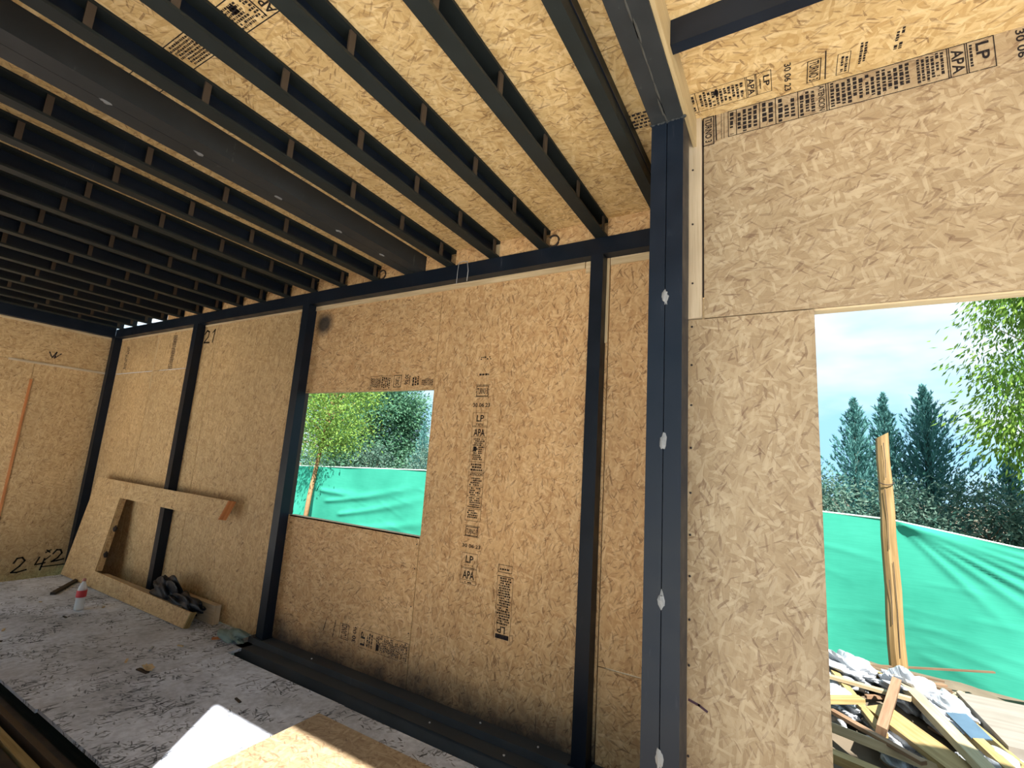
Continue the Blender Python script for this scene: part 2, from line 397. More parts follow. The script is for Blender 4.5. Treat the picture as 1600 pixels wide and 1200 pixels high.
def thing(name, loc, label=None, cat=None, group=None, kind=None):
    o = bpy.data.objects.new(name, None); COL.objects.link(o); o.location = loc; o.empty_display_size = .1
    return tag(o, label, cat, group, kind)
def inst(src, parent, loc=(0, 0, 0), name=None):
    o = src.copy(); COL.objects.link(o); o.parent = parent; o.location = loc
    if name: o.name = name
    return o
V = Vector
def frame(o, u, v):
    u, v = V(u), V(v); return (V(o), u, v, u.cross(v))
_screw = {}
def screw(parent, p, nrm='y', mat='screw', r=.0045):
    """small screw head sunk in a board"""
    key = (nrm, mat, r)
    if key not in _screw:
        b = MB()
        d = V((0, -1, 0)) if nrm == 'y' else V((0, 0, 1))
        b.tube([V((0, 0, 0)), d*.0016, d*.0022], [r, r, r*.6], 8, sm=False)
        me = b.mesh('screw'); me.materials.append(M[mat]); _screw[key] = me
    o = bpy.data.objects.new('screw', _screw[key]); COL.objects.link(o)
    root = parent
    while root.parent: root = root.parent
    o.parent = parent; o.location = V(p)-root.location
    return o
_txt = {}
def text_polys(body):
    """2D polygons of a word, normalised to the unit square"""
    if body not in _txt:
        cu = bpy.data.curves.new('t', 'FONT'); cu.body = body; cu.resolution_u = 3; cu.offset = .022
        ob = bpy.data.objects.new('t', cu); COL.objects.link(ob)
        dg = bpy.context.evaluated_depsgraph_get()
        me = ob.evaluated_get(dg).to_mesh()
        vs = np.array([v.co[:2] for v in me.vertices]); fs = [tuple(p.vertices) for p in me.polygons]
        lo, hi = vs.min(0), vs.max(0); vs = (vs-lo)/np.maximum(hi-lo, 1e-6)
        ob.evaluated_get(dg).to_mesh_clear(); bpy.data.objects.remove(ob); bpy.data.curves.remove(cu)
        _txt[body] = (vs, fs)
    return _txt[body]
class Stamp:
    def __init__(s, fr): s.b = MB(); s.fr = fr
    def text(s, body, x0, x1, y0, y1):
        vs, fs = text_polys(body)
        for f in fs: s.b.flat([(x0+vs[i][0]*(x1-x0), y0+vs[i][1]*(y1-y0)) for i in f], s.fr)
    def rect(s, x0, x1, y0, y1): s.b.flat([(x0, y0), (x1, y0), (x1, y1), (x0, y1)], s.fr)
    def line(s, x0, y0, x1, y1, w=.0022): s.b.ribbon([(x0, y0), (x1, y1)], w, s.fr)
    def outline(s, x0, x1, y0, y1, w=.0022):
        for a in ((x0, y0, x1, y0), (x0, y1, x1, y1), (x0, y0, x0, y1), (x1, y0, x1, y1)): s.line(*a, w=w)
    def fine(s, x0, x1, y0, y1, h, seed, fill=.8):
        """rows of print too small to read: broken dashes"""
        r = random.Random(seed); y = y1-h
        while y > y0:
            ind = r.uniform(0, .18)*(x1-x0); x = x0+ind; xe = x1-r.uniform(0, .18)*(x1-x0)
            while x < xe:
                w = r.uniform(.35, 1.1)*h
                if r.random() < fill: s.rect(x, min(x+w, xe), y, y+h*r.uniform(.55, .72))
                x += w+h*.22
            y -= h
    def build(s, parent, mat='ink'): return s.b.build('printed_stamp', mat, parent)
W_ = .112   # width of the mill stamp
def stamp_column(st, x, ytop, ybot, seed):
    """boxed mill stamp read upright: big letters on top, then warning rows; local y grows upward"""
    x1 = x+W_; h = ytop-ybot
    st.outline(x, x1, ybot, ytop)
    st.text('LP', x+.028, x+.084, ytop-.056, ytop-.014); y = ytop-.066
    st.fine(x+.02, x1-.02, y-.014, y, .007, seed); y -= .018
    st.line(x, y, x1, y); st.line(x, y-.006, x1, y-.006); y -= .012
    st.text('APA', x+.014, x+.098, y-.052, y-.006); y -= .058; st.line(x, y, x1, y)
    if y-ybot > .1:
        st.fine(x+.01, x1-.01, y-.15, y-.004, .0125, seed+1, .85); st.rect(x+.02, x+.045, y-.085, y-.06); y -= .155
        st.line(x, y, x1, y); y -= .004; st.fine(x+.006, x1-.006, y-.055, y, .017, seed+2, .95); y -= .06
        st.line(x, y, x1, y); st.text('ATENCION', x+.008, x1-.008, y-.022, y-.004); y -= .026
        k = seed+3
        while y-ybot > .05:
            d = min(random.Random(k).choice((.06, .075, .09)), y-ybot-.004)
            st.fine(x+.01, x1-.01, y-d+.004, y-.002, .013, k, .92); y -= d; k += 1
            if y-ybot > .02: st.line(x, y, x1, y)
    else: st.fine(x+.01, x1-.01, ybot+.004, y-.004, .0125, seed+1, .6)
def stamp_turno(st, x, y0, y1):
    st.outline(x+.012, x+.100, y0, y1, .004); st.text('TURNO 3', x+.017, x+.095, y0+(y1-y0)*.2, y1-(y1-y0)*.2)
    st.line(x, y0-.004, x+W_, y0-.006, .003); st.line(x, y1+.008, x+W_, y1+.006, .003)

# ================================================================== STRUCTURE
FH = 0.0; CEIL = 2.876; HB0, HB1 = 2.66, 2.762; YW = 2.5; XL = -7.2; YR = 1.833; YB = .018
T = .012
def panel_y(parent, x0, x1, z0, z1, y, mat, grain='z', name='osb_panel'):
    g = .0026
    return MB().box(x0+g, x1-g, y, y+T, z0+g, z1-g, grain).build(name, mat, parent)
# ---- long wall with the window opening
K = CEIL-1.45; K = K/1.475        # right-hand wall and ceiling prints were surveyed at unit distance, then scaled
def kx(x): return x*K
def kz(z): return 1.45+(z-1.45)*K
wall = thing('wall_front', (-3.7, YW, 0), kind='structure')
WX0, WX1, WZ0, WZ1 = -3.44, -2.102, .95, 1.918
panels = {}
panels['upwin'] = panel_y(wall, -3.51, WX1, WZ1, 2.70, YW, 'osb_spray', 'x')
panels['lowwin'] = panel_y(wall, -3.51, WX1, 0.0, WZ0, YW, 'osb_spray', 'x')
panels['main'] = panel_y(wall, WX1, -.877, 0.0, 2.70, YW, 'osb_spray')
panels['r_up'] = panel_y(wall, -.877, -.3, .48, 2.70, YW, 'osb')
panels['r_low'] = panel_y(wall, -.877, -.3, 0.0, .48, YW, 'osb', 'x')
panels['c1'] = panel_y(wall, -4.97, -3.51, 0.0, 2.70, YW, 'osb_far')
panels['c2'] = panel_y(wall, -5.25, -4.97, 0.0, 2.70, YW, 'osb_far')
panels['d1'] = panel_y(wall, -6.18, -5.25, 0.0, 2.222, YW, 'osb_far')
panels['d1u'] = panel_y(wall, -6.18, -5.25, 2.222, 2.70, YW, 'osb_far')
panels['d2'] = panel_y(wall, XL-.012, -6.18, 0.0, 2.222, YW, 'osb_far')
panels['d2u'] = panel_y(wall, XL-.012, -6.18, 2.222, 2.70, YW, 'osb_far')
for x in (WX1+.032, -.877, -3.51, -4.97, -5.25, -6.18):
    MB().box(x-.03, x+.03, YW+T+.0005, YW+.05, 0.0, 2.70).build('seam_light_block', 'dark_wood', wall)  # added behind each seam so sky light does not leak through
# pale bare strip where the far joint is open to the timber behind it
MB().box(-6.186, -6.174, YW-.003, YW+.01, 2.02, 2.62).build('pale_joint_strip', 'batten', wall)
# window reveal: thin pale edges of the cut boards and a bright sill strip
MB().box(WX0, WX1, YW+.0, YW+.045, WZ0-.012, WZ0-.001, 'x').build('window_sill', 'batten', wall)
MB().box(WX0, WX1, YW+T+.001, YW+.04, WZ1+.002, WZ1+.04, 'x').build('window_head', 'batten', wall)
# boards above the top beam, between the joists
JX = [-.585, -.946, -1.312, -1.673, -2.026, -2.738, -3.10, -3.455, -3.815, -4.175, -4.535, -4.895, -5.255, -5.615, -5.975, -6.335, -6.695, -7.04]
JW = .068
gaps = [(-.534, -.43)]+[(JX[i+1]+JW, JX[i]) for i in range(14) if i != 4]+[(-2.224, JX[4]), (JX[5]+JW, -2.406)]
for a, b_ in gaps:
    MB().box(a+.002, b_-.002, 2.432, 2.444, HB1, CEIL-.001, 'x').build('eave_board', 'osb', wall)
MB().box(-5.97, -.3, YW, YW+T, 2.70, CEIL+.02, 'x').build('outer_eave_board', 'osb', wall)
# battens nailed under the top beam
MB().box(-3.455, -1.03, YW-.012, YW, 2.622, 2.659, 'x').build('timber_batten', 'batten', wall)
MB().box(-1.024, -.965, YW-.012, YW, 2.59, 2.659, 'x').build('timber_batten', 'batten', wall)
MB().box(-.915, -.877, YW-.014, YW, 2.155, 2.659, 'z').build('timber_batten', 'batten', wall)
MB().box(-.874, -.31, YW-.012, YW, 2.615, 2.659, 'x').build('timber_batten', 'batten', wall)
MB().box(-5.20, -3.55, YW-.010, YW, 2.642, 2.659, 'x').build('timber_batten', 'batten', wall)
MB().box(-7.1, -5.30, YW-.010, YW, 2.640, 2.659, 'x').build('timber_batten', 'batten', wall)
for z in np.arange(.2, 2.6, .155): screw(wall, (-.984+.01*math.sin(z*40), YW, z))
for z in (.30, .38, .62, .9, 1.2, 1.5): screw(wall, (-.897, YW, z))
for z in (.36, .52, .75, .9): screw(wall, (WX1-.02, YW, z))
# stamps on the long wall
fr = frame((0, YW-.0009, 0), (1, 0, 0), (0, 0, 1))
st = Stamp(fr); st.fine(-1.745, -1.65, 2.10, 2.13, .012, 3, .6); st.fine(-1.745, -1.645, 1.995, 2.02, .018, 5, 1)
stamp_turno(st, -1.757, 1.868, 1.932); st.text('30 06 23', -1.765, -1.635, 1.797, 1.823)
stamp_column(st, -1.757, 1.76, 1.095, 11)
stamp_turno(st, -1.757, 1.008, 1.058); st.text('30 06 23', -1.762, -1.63, .937, .958)
st.build(panels['main']); st = Stamp(fr); stamp_column(st, -1.757, .905, .73, 31); st.build(panels['main'])
# upside-down stamp low on the same board
st = Stamp(frame((-1.395, YW-.0009, .475), (-1, 0, 0), (0, 0, -1)))
st.line(-.004, -.34, -.004, 0); st.line(.1, -.34, .1, 0); st.rect(.004, .092, -.028, -.004)
st.text('LP', .03, .08, -.07, -.034); st.fine(.004, .096, -.335, -.075, .0135, 77, .95); st.line(0, -.338, .1, -.338, .004)
st.outline(.008, .098, -.40, -.36, .003); st.fine(.015, .09, -.395, -.365, .016, 78, 1)
st.build(panels['main'])
# sideways stamps above and below the window
st = Stamp(frame((0, YW-.0009, 0), (0, 0, -1), (1, 0, 0)))     # local x = down, local y = along the wall
def side(st, xt, xb, a, b, seed, h=.013): st.fine(-xt, -xb, a, b, h, seed, .95)
st.outline(-2.03, -1.93, -2.724, -2.505); side(st, 2.025, 1.935, -2.72, -2.61, 41); st.line(-2.03, -2.605, -1.93, -2.605); side(st, 2.025, 1.935, -2.60, -2.51, 42, .018)
st.outline(-2.03, -1.945, -2.48, -2.41, .005); st.text('TURNO', -2.02, -1.955, -2.465, -2.425)
st.text('30 06', -2.035, -1.96, -2.375, -2.34); side(st, 2.03, 1.95, -2.335, -2.32, 44)
side(st, 2.02, 1.945, -2.31, -2.235, 45, .022); side(st, 2.0, 1.945, -2.22, -2.11, 46, .013)
st.build(panels['upwin'], 'ink'); st = Stamp(frame((0, YW-.0009, 0), (0, 0, 1), (-1, 0, 0)))
st.outline(.185, .30, 2.108, 2.545)
st.text('LP', .20, .285, 2.49, 2.53); st.fine(.195, .29, 2.40, 2.48, .02, 50, .9); st.rect(.20, .235, 2.36, 2.385)
st.fine(.19, .295, 2.115, 2.39, .0135, 51, .93)
st.text('30 06', .20, .30, 2.575, 2.61); st.outline(.20, .295, 2.65, 2.735, .004); st.text('TURNO', .205, .29, 2.665, 2.72)
st.line(.19, 2.80, .30, 2.785, .008); st.line(.21, 2.90, .29, 2.88, .006)
st.build(panels['lowwin'], 'ink_faint')
# faint stamps and a hand-written number on the far boards
st = Stamp(frame((0, YW-.0009, 0), (1, 0, 0), (0, 0, 1))); st.fine(-5.85, -5.75, 2.225, 2.61, .02, 60, .95); st.fine(-6.95, -6.86, 2.24, 2.56, .02, 61, .75); st.build(wall, 'ink_faint')
fr = frame((0, YW-.0012, 0), (1, 0, 0), (0, 0, 1))
b = MB(); b.ribbon([(-5.20, 2.565), (-5.165, 2.60), (-5.12, 2.585), (-5.13, 2.53), (-5.19, 2.475), (-5.09, 2.47)], .016, fr)
b.ribbon([(-5.05, 2.575), (-5.015, 2.60), (-5.03, 2.47)], .016, fr); b.build('handwritten_number', 'marker', panels['c2'])

# ---- left end wall
wl = thing('wall_left', (XL, 1.2, 0), kind='structure')
def panel_x(parent, y0, y1, z0, z1, x, mat, grain='z'):
    g = .0016
    return MB().box(x-T, x, y0+g, y1-g, z0+g, z1-g, grain).build('osb_panel', mat, parent)
panel_x(wl, 1.79, YW, -.14, 2.22, XL, 'osb_far'); panel_x(wl, .57, 1.79, -.14, 2.22, XL, 'osb_far'); panel_x(wl, -.14, .57, -.14, 2.22, XL, 'osb_far')
panel_x(wl, 1.28, YW, 2.22, 2.70, XL, 'osb_far', 'y'); panel_x(wl, -.14, 1.28, 2.22, 2.70, XL, 'osb_far', 'y')
for y in (1.79, .57): MB().box(XL-.05, XL-T-.001, y-.03, y+.03, -.14, 2.2).build('seam_light_block', 'dark_wood', wl)  # strips added to block light at the end wall seams
MB().box(XL-.05, XL-T-.001, -.14, YW, 2.19, 2.25, 'y').build('seam_light_block', 'dark_wood', wl)
MB().box(XL, XL+.008, 1.58, 2.42, 2.205, 2.228, 'y').build('timber_batten', 'batten_grey', wl)
MB().box(XL, XL+.012, 1.78, 1.80, -.05, 2.03, 'z').build('orange_joint_strip', 'orange_edge', wl)
MB().box(XL, XL+.010, .2, 2.41, 2.635, 2.659, 'y').build('timber_batten', 'batten', wl)
fr = frame((XL+.0015, 0, 0), (0, 1, 0), (0, 0, 1))
b = MB()
b.ribbon([(1.99, .07), (2.01, .115), (2.05, .12), (2.075, .085), (2.04, .03), (1.985, -.025), (2.03, -.03), (2.10, -.012)], .016, fr)
b.ribbon([(2.19, .105), (2.165, .03), (2.245, .04)], .015, fr); b.ribbon([(2.235, .085), (2.215, -.03)], .015, fr)
b.ribbon([(2.235, .15), (2.275, .175)], .013, fr); b.ribbon([(2.24, .175), (2.27, .15)], .013, fr); b.ribbon([(2.24, .07), (2.28, .11)], .012, fr)
b.ribbon([(2.30, .13), (2.325, .17), (2.36, .165), (2.375, .13), (2.345, .08), (2.30, .045), (2.345, .05), (2.40, .062)], .016, fr)
b.ribbon([(2.22, .0), (2.42, .003)], .012, fr); b.build('handwritten_number', 'marker', wl)
b = MB(); b.ribbon([(1.89, 2.36), (1.92, 2.30), (1.95, 2.37), (1.94, 2.30), (1.99, 2.36)], .012, fr); b.build('pencilled_tick', 'ink_faint', wl)

# ---- right wall with the doorway, one step nearer than the long wall
wr = thing('wall_right', (1.2, YR, 0), kind='structure')
DX0, DX1, DZ = kx(.0795), 1.25, kz(2.055)
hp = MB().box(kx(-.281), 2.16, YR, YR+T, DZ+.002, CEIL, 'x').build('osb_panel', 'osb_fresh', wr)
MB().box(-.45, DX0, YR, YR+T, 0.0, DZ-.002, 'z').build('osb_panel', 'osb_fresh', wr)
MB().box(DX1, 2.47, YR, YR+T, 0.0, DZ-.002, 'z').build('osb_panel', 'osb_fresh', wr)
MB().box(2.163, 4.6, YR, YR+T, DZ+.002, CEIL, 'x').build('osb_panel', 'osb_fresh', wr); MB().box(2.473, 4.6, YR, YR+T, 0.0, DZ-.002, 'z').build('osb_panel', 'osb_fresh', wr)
MB().box(kx(-.35), kx(-.2895), YR-.012, YR+.03, DZ+.004, CEIL-.001, 'z').build('timber_batten', 'batten_grey', wr)
MB().box(-.45, 4.6, YR+T+.001, YR+.06, DZ-.003, DZ+.085, 'x').build('lintel_batten', 'batten', wr)
MB().box(kx(-.30), kx(-.27), YR+T+.001, YR+.02, DZ+.09, CEIL).build('seam_light_block', 'dark_wood', wr)  # added to close the bright leak beside the batten
MB().box(DX0-.08, DX0-.006, YR+T+.001, YR+.06, 0.0, DZ-.004).build('jamb_stud', 'dark_wood', wr)
for z in (2.026, 1.873, 1.717, 1.555, 1.39, 1.24, 1.097, .95, .80, .515): screw(wr, (kx(-.326-.006*(2-z)), YR, kz(z)), r=.0042)
for z in (2.691, 2.451, 2.2): screw(wr, (kx(-.322), YR-.012, kz(z)), r=.004)
fr = frame((0, YR-.0009, 0), (1, 0, 0), (0, 0, 1))
b = MB(); b.ribbon([(kx(-.332), kz(.69)), (kx(-.30), kz(.682)), (kx(-.275), kz(.67))], .008, fr); b.build('marker_dash', 'ink_purple', wr)
# stamp along the top of the header board: letters run downward, tops to the right; its upper edge is tucked behind the ceiling board
st = Stamp(frame((0, YR-.0009, 1.45*(1-K)), (0, 0, -K), (K, 0, 0)))
zt, zb = 2.923, 2.810
def T_(s_, y0, y1, a=.0, b=1.0): st.text(s_, -zt+(zt-zb)*a, -zt+(zt-zb)*b, y0, y1)
def Fi(y0, y1, h, seed, fill=.95): st.fine(-zt+.004, -zb-.005, y0, y1, h, seed, fill)
st.outline(-zt, -zb, -.188, .60, .0028)
for y in (-.158, -.075, -.02, .055, .145, .152, .485, .49, .53, .535): st.line(-zt, y, -zb, y, .0028)
Fi(-.185, -.162, .02, 90); Fi(-.155, -.078, .019, 91); Fi(-.073, -.022, .022, 92); Fi(-.017, .052, .021, 93)
T_('ATENCION', .120, .140, .02, .95); Fi(.06, .115, .018, 94, 1); Fi(.156, .26, .017, 95, .9); Fi(.26, .39, .016, 96, .85); Fi(.40, .48, .0125, 97, .95)
T_('APA', .495, .526, .12, .92); Fi(.538, .552, .012, 98); T_('LP', .556, .588, .1, .68)
T_('30 06', .650, .672, .05, .95); T_('23', .678, .70, .35, .8)
st.outline(-zt, -zb+.014, -.283, -.243, .004); T_('TURNO 3', -.276, -.250, .05, 1.02); st.line(-zt, -.236, -zb, -.233, .005); st.line(-zt, -.214, -zb, -.214, .0016); st.line(-zt, -.204, -zb, -.204, .0016)
st.build(hp, 'ink')
# return wall behind the double post, and the two walls behind and beside the camera
wrt = thing('wall_return', (-.45, 2.1, 0), kind='structure')
MB().box(-.447, -.435, 1.847, YW-.002, 0.0, CEIL).build('osb_panel', 'osb_fresh', wrt)
wb = thing('wall_back', (-4.3, YB, 0), kind='structure')
for x0, x1, z0, z1 in ((-7.2, -6.75, -.1, 2.76), (-6.75, -4.95, 2.1, 2.76), (-4.95, -3.76, -.1, 2.76), (-3.76, -2.54, -.1, 2.76), (-2.54, -1.56, -.1, 2.76)):
    MB().box(x0+.002, x1-.002, YB-T, YB, z0, z1, 'z').build('osb_panel', 'osb_far', wb)
for x in (-3.76, -2.54): MB().box(x-.03, x+.03, YB-.05, YB-T-.001, -.1, 2.75).build('seam_light_block', 'dark_wood', wb)  # unseen strips added to keep the back seams light-tight

# ---- ceiling boards and roof
ce = thing('ceiling', (-3.0, 1.2, CEIL), kind='structure')
xs = [-7.25, -5.97, -4.53, -2.70, -1.30, -.37]
for i, (x0, x1) in enumerate(zip(xs[:-1], xs[1:])):
    for y0, y1 in ((YB-.09, .131), (.131, 1.351), (1.351, YW+.04)):
        MB().box(x0+.0018, x1-.0018, y0+.0018, y1-.0018, CEIL, CEIL+T, 'x').build('osb_panel', 'osb_ceiling', ce)
for x0, x1 in ((-.37, 2.07), (2.07, 4.6)):
    for y0, y1 in ((YB-.09, 1.352), (1.352, YR+.02)):
        MB().box(x0+.0018, x1-.0018, y0+.0018, y1-.0018, CEIL, CEIL+T, 'x').build('osb_panel', 'osb_ceiling', ce)
rf = MB().box(-7.3, -.36, YB-.09, YW+.04, CEIL+T+.001, CEIL+.06).build('roof_deck', 'roof', ce); MB().box(-.36, 4.6, YB-.09, YR+.03, CEIL+T+.001, CEIL+.06).build('roof_deck', 'roof', ce)
st = Stamp(frame((0, 0, CEIL-.0009), (0, K, 0), (K, 0, 0)))   # reads towards the wall, tops to the right
def C(s_, x0, x1, a, b): st.text(s_, a, b, x0, x1)
y0, y1 = 1.739, 1.849
st.outline(y0, y1, -.345, -.03)
for x in (-.292, -.115, -.11, -.082, -.078): st.line(y0, x, y1, x)
st.fine(y0+.004, y1-.004, -.342, -.295, .014, 120, .9); st.fine(y0+.004, y1-.004, -.285, -.12, .0145, 121, .85); st.rect(y0+.02, y0+.045, -.228, -.21)
C('APA', -.108, -.086, y0+.012, y1-.01); st.fine(y0+.02, y1-.02, -.076, -.062, .007, 122); C('LP', -.056, -.036, y0+.02, y1-.035)
C('30 06 23', .012, .034, 1.735, 1.875)
st.outline(1.76, 1.865, .085, .125, .003); C('TURNO 3', .09, .12, 1.765, 1.86); st.line(1.735, .138, 1.87, .142, .004)
st.outline(1.77, 1.87, .175, .212, .002); st.fine(1.775, 1.865, .178, .21, .012, 125, .9); st.fine(1.74, 1.85, .235, .262, .012, 126, .9); st.fine(1.735, 1.84, .325, .36, .013, 127, .8)
st.build(ce, 'ink')
st = Stamp(frame((0, 0, CEIL-.0009), (K, 0, 0), (0, -K, 0)))   # across the left bays, with its black bands
st.line(-2.4, -.65, -1.3, -.65, .004); st.line(-2.4, -.76, -1.3, -.76, .004)
st.fine(-2.03, -1.80, -.755, -.655, .012, 130, 1.0); st.fine(-1.68, -1.57, -.755, -.66, .0125, 131, .9); st.rect(-1.63, -1.60, -.70, -.67)
st.b.ribbon([(-1.53, -.75), (-1.53, -.68)], .006, st.fr); st.fine(-1.57, -1.53, -.755, -.655, .012, 134, .85)
st.build(ce, 'ink'); st = Stamp(frame((0, 0, CEIL-.0009), (0, -K, 0), (-K, 0, 0))); st.text('APA', -.755, -.675, 1.475, 1.515); st.build(ce, 'ink')
st = Stamp(frame((0, 0, CEIL-.0009), (K, 0, 0), (0, -K, 0))); st.fine(-.58, -.44, -1.86, -1.74, .02, 133, .9); st.build(ce, 'ink_faint')

# ---- floor
fl = thing('floor', (-3.0, 1.2, -.02), kind='structure')
def fpan(x0, x1, y0, y1, mat='floor', grain='x'):
    MB().box(x0+.001, x1-.001, y0+.001, y1-.001, -.018, 0.0, grain).build('floor_board', mat, fl)
for x0, x1 in ((-6.69, -5.47), (-5.47, -3.52)):
    fpan(x0, x1, 1.19, YW-.002)
fpan(-3.52, -2.3, 1.2, 2.205); fpan(-2.3, -.30, 1.2, 2.20); fpan(-.30, 4.6, 1.2, YR-.001)
for x0, x1 in ((-7.18, -4.76), (-4.76, -2.32), (-2.32, .12), (.12, 2.56), (2.56, 4.6)): fpan(x0, x1, YB-.05, .93)
for x0, x1 in ((-2.32, .12), (.12, 2.56), (2.56, 4.6)): fpan(x0, x1, .93, 1.2)
MB().box(-7.3, 4.7, YB-.1, 2.56, -.26, -.22).build('floor_slab', 'dark_wood', fl)

# ---- yard
tag(MB().box(-60, 60, 2.6, 90, -.30, -.25).build('ground', 'soil'), kind='structure')
tag(MB().box(-60, 60, -40, YB-.12, -.30, -.25).build('ground', 'sand'), kind='structure')
tag(MB().box(4.75, 60, YB-.12, 2.6, -.30, -.25).build('ground', 'sand'), kind='structure')

# ================================================================== STEEL FRAME
def column(x0, x1, label, y0=2.42, y1=YW-.002, z0=.0, z1=HB0):
    t = thing('steel_column', ((x0+x1)/2, (y0+y1)/2, z0), label, 'column')
    MB().box(x0, x1, y0, y1, z0+.006, z1).build('shaft', 'steel', t)
    MB().box(x0-.012, x1+.012, y0-.012, y1, z0, z0+.006).build('base_plate', 'steel', t)
    return t
column(-7.198, -7.118, 'black steel corner column between the end wall and the long wall')
column(-5.29, -5.21, 'black steel column behind the leaning cut-out board', z0=.001)
c = column(-3.54, -3.455, 'black steel column at the left side of the window opening', z0=.041)
column(-.968, -.893, 'slim black steel column right of the stamped board', z0=.041)
# big double post
t = thing('double_post', (-.368, 1.68, 0), 'tall scuffed double steel post with weld spots beside the doorway wall', 'post')
shaft = MB().box(-.425, -.3695, 1.62, 1.735, 0.002, HB1-.02).build('shaft', 'steel', t); MB().box(-.3665, -.311, 1.62, 1.735, 0.002, HB1-.02).build('shaft', 'steel', t)
MB().box(-.372, -.364, 1.63, 1.725, 0.002, HB1-.022).build('seam', 'steel', t)
for z in (2.06, 1.557, 1.062, .618): MB().blob((-.368, 1.6195, z), (.011, .005, .026), (10, 6), .3, int(z*100)).build('weld_bead', 'weld', shaft)
MB().box(-.44, -.296, 1.605, 1.75, 0.0, .002).build('base_plate', 'steel', t)
# beam running over the post into the room
t = thing('double_beam', (-.368, .8, HB1-.02), 'scuffed double steel beam resting on the tall double post', 'beam')
MB().box(-.425, -.3695, YB+.002, 1.735, HB1-.018, CEIL-.002).build('beam_half', 'steel_scuffed', t); MB().box(-.3665, -.311, YB+.002, 1.735, HB1-.018, CEIL-.002).build('beam_half', 'steel_scuffed', t)
b = MB()
for i in range(9): b.blob((-.368+random.uniform(-.006, .006), .95+i*.085, HB1-.018), (.0035, .05, .0025), (8, 5), .3, i)
b.build('weld_seam', 'steel_weld', t)
b = MB()
for i in range(7): b.blob((-.42+i*.018, 1.622, HB1-.018), (.012, .006, .007), (8, 5), .3, 40+i)
b.build('weld_collar', 'steel_scuffed', t)
tag(MB().box(-.3105, -.298, YB+.002, 1.83, HB1-.012, CEIL-.001, 'y').build('cladding_strip', 'strip_wood'), 'pale timber strip fixed to the side of the double steel beam', 'strip')
# short purlin over the doorway room
t = tag(MB().box(-.297, 4.55, 1.337, 1.378, 2.784, CEIL-.001).build('purlin', 'steel'), 'black steel purlin under the ceiling in front of the doorway wall', 'beam')
# top beam of the long wall, of the end wall and of the open back
tag(MB().box(-7.118+.0, -.43, 2.42, YW-.002, HB0, HB1-.001).build('top_beam', 'steel'), 'long black steel beam along the top of the window wall', 'beam')
tag(MB().box(-7.198, -7.12, YB, 2.42, HB0, HB1+.1).build('top_beam', 'steel'), 'black steel beam along the top of the far end wall', 'beam')
tag(MB().box(-7.2, 4.6, YB-.09, YB-.002, HB1, 2.875).build('top_beam', 'steel'), 'black steel beam over the open back of the room', 'beam')
tag(MB().box(-1.62, -1.536, YB-.09, YB-.014, -.2, HB1-.001).build('steel_column', 'steel'), 'black steel column at the edge of the open back', 'column')
# sole beams under the window wall
tag(MB().box(-3.60, -.447, 2.405, YW-.001, -.1, .04).build('sole_rail', 'steel_hazed'), 'black steel rail the window boards stand on', 'rail')
tag(MB().box(-3.60, -.44, 2.31, 2.4035, -.215, 0.0).build('sole_beam', 'steel_hazed'), 'black steel floor beam exposed beside the sole rail', 'beam')
for x, y, z in ((-1.79, 2.36, 0), (-1.52, 2.46, .04), (-1.16, 2.45, .04), (-1.30, 2.35, 0), (-2.9, 2.43, .04)):
    tag(MB().blob((x, y, z+.004), (.006, .006, .004), (8, 5), .2, int(-x*100)).build('paint_chip', 'screw_bright'), 'tiny bright speck lying on the black sole beam', 'speck', 'bright specks on the sole beam')
# exposed floor joists at the left foreground
for k, (y0, y1, z1, mt, lab) in enumerate(((1.115, 1.165, -.045, 'steel', 'black steel floor joist next to the edge of the floor boards'), (1.085, 1.112, -.01, 'steel_brown', 'brown steel strip beside the floor boards'), (1.02, 1.055, -.02, 'pine', 'narrow timber strip between the exposed floor joists'), (.965, 1.01, -.03, 'steel', 'outer black steel floor joist nearest the camera'))):
    tag(MB().box(-6.6, -2.33, y0, y1, -.21, z1, 'x').build('floor_joist', mt), lab, 'joist')
b = MB()

# ---- ceiling joists: channel with bottom and top flange, web and flat stiffeners on the open side
ORD = ['first', 'second', 'third', 'fourth', 'fifth', 'sixth', 'seventh', 'eighth', 'ninth', 'tenth', 'eleventh', 'twelfth', 'thirteenth', 'fourteenth', 'fifteenth', 'sixteenth', 'seventeenth', 'eighteenth']
JH = CEIL-HB1-.001
JY0, JY1 = YB+.004, 2.455
def joist_meshes():
    out = {}
    b = MB().box(0, JW, JY0, JY1, 0, .012); out['bottom_flange'] = (b, 'steel_green')
    b = MB().box(0, JW, JY0, JY1, JH-.012, JH); out['top_flange'] = (b, 'steel_green')
    b = MB().box(.002, .010, JY0, JY1, .012, JH-.012); out['web'] = (b, 'steel')  # darker steel here puts the shade inside the channel into the colour
    return {k: (b.mesh(k), m) for k, (b, m) in out.items()}
JM = joist_meshes()
for k, (me, mt) in JM.items(): me.materials.append(M[mt])
sme = MB().box(JW-.012, JW-.004, -.0125, .0125, .012, JH-.012).mesh('stiffener'); sme.materials.append(M['steel_brown'])
for i, x in enumerate(JX):
    t = thing('ceiling_joist', (x, 0, HB1), 'black steel ceiling joist, %s from the tall double post' % ORD[i], 'joist', 'ceiling joists')
    if i == 0:
        MB().box(x, x+.05, JY0, JY1, HB1, CEIL-.001).build('box_section', 'steel_green', t)
        MB().box(x+.05, x+.054, JY0, JY1, HB1+.055, HB1+.062).build('seam_rib', 'steel', t)
        continue
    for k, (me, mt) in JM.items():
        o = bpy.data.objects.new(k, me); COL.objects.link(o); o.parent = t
    y = .152 if i != 4 else .052
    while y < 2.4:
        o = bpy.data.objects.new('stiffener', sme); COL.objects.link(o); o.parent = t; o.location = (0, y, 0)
        y += .3715
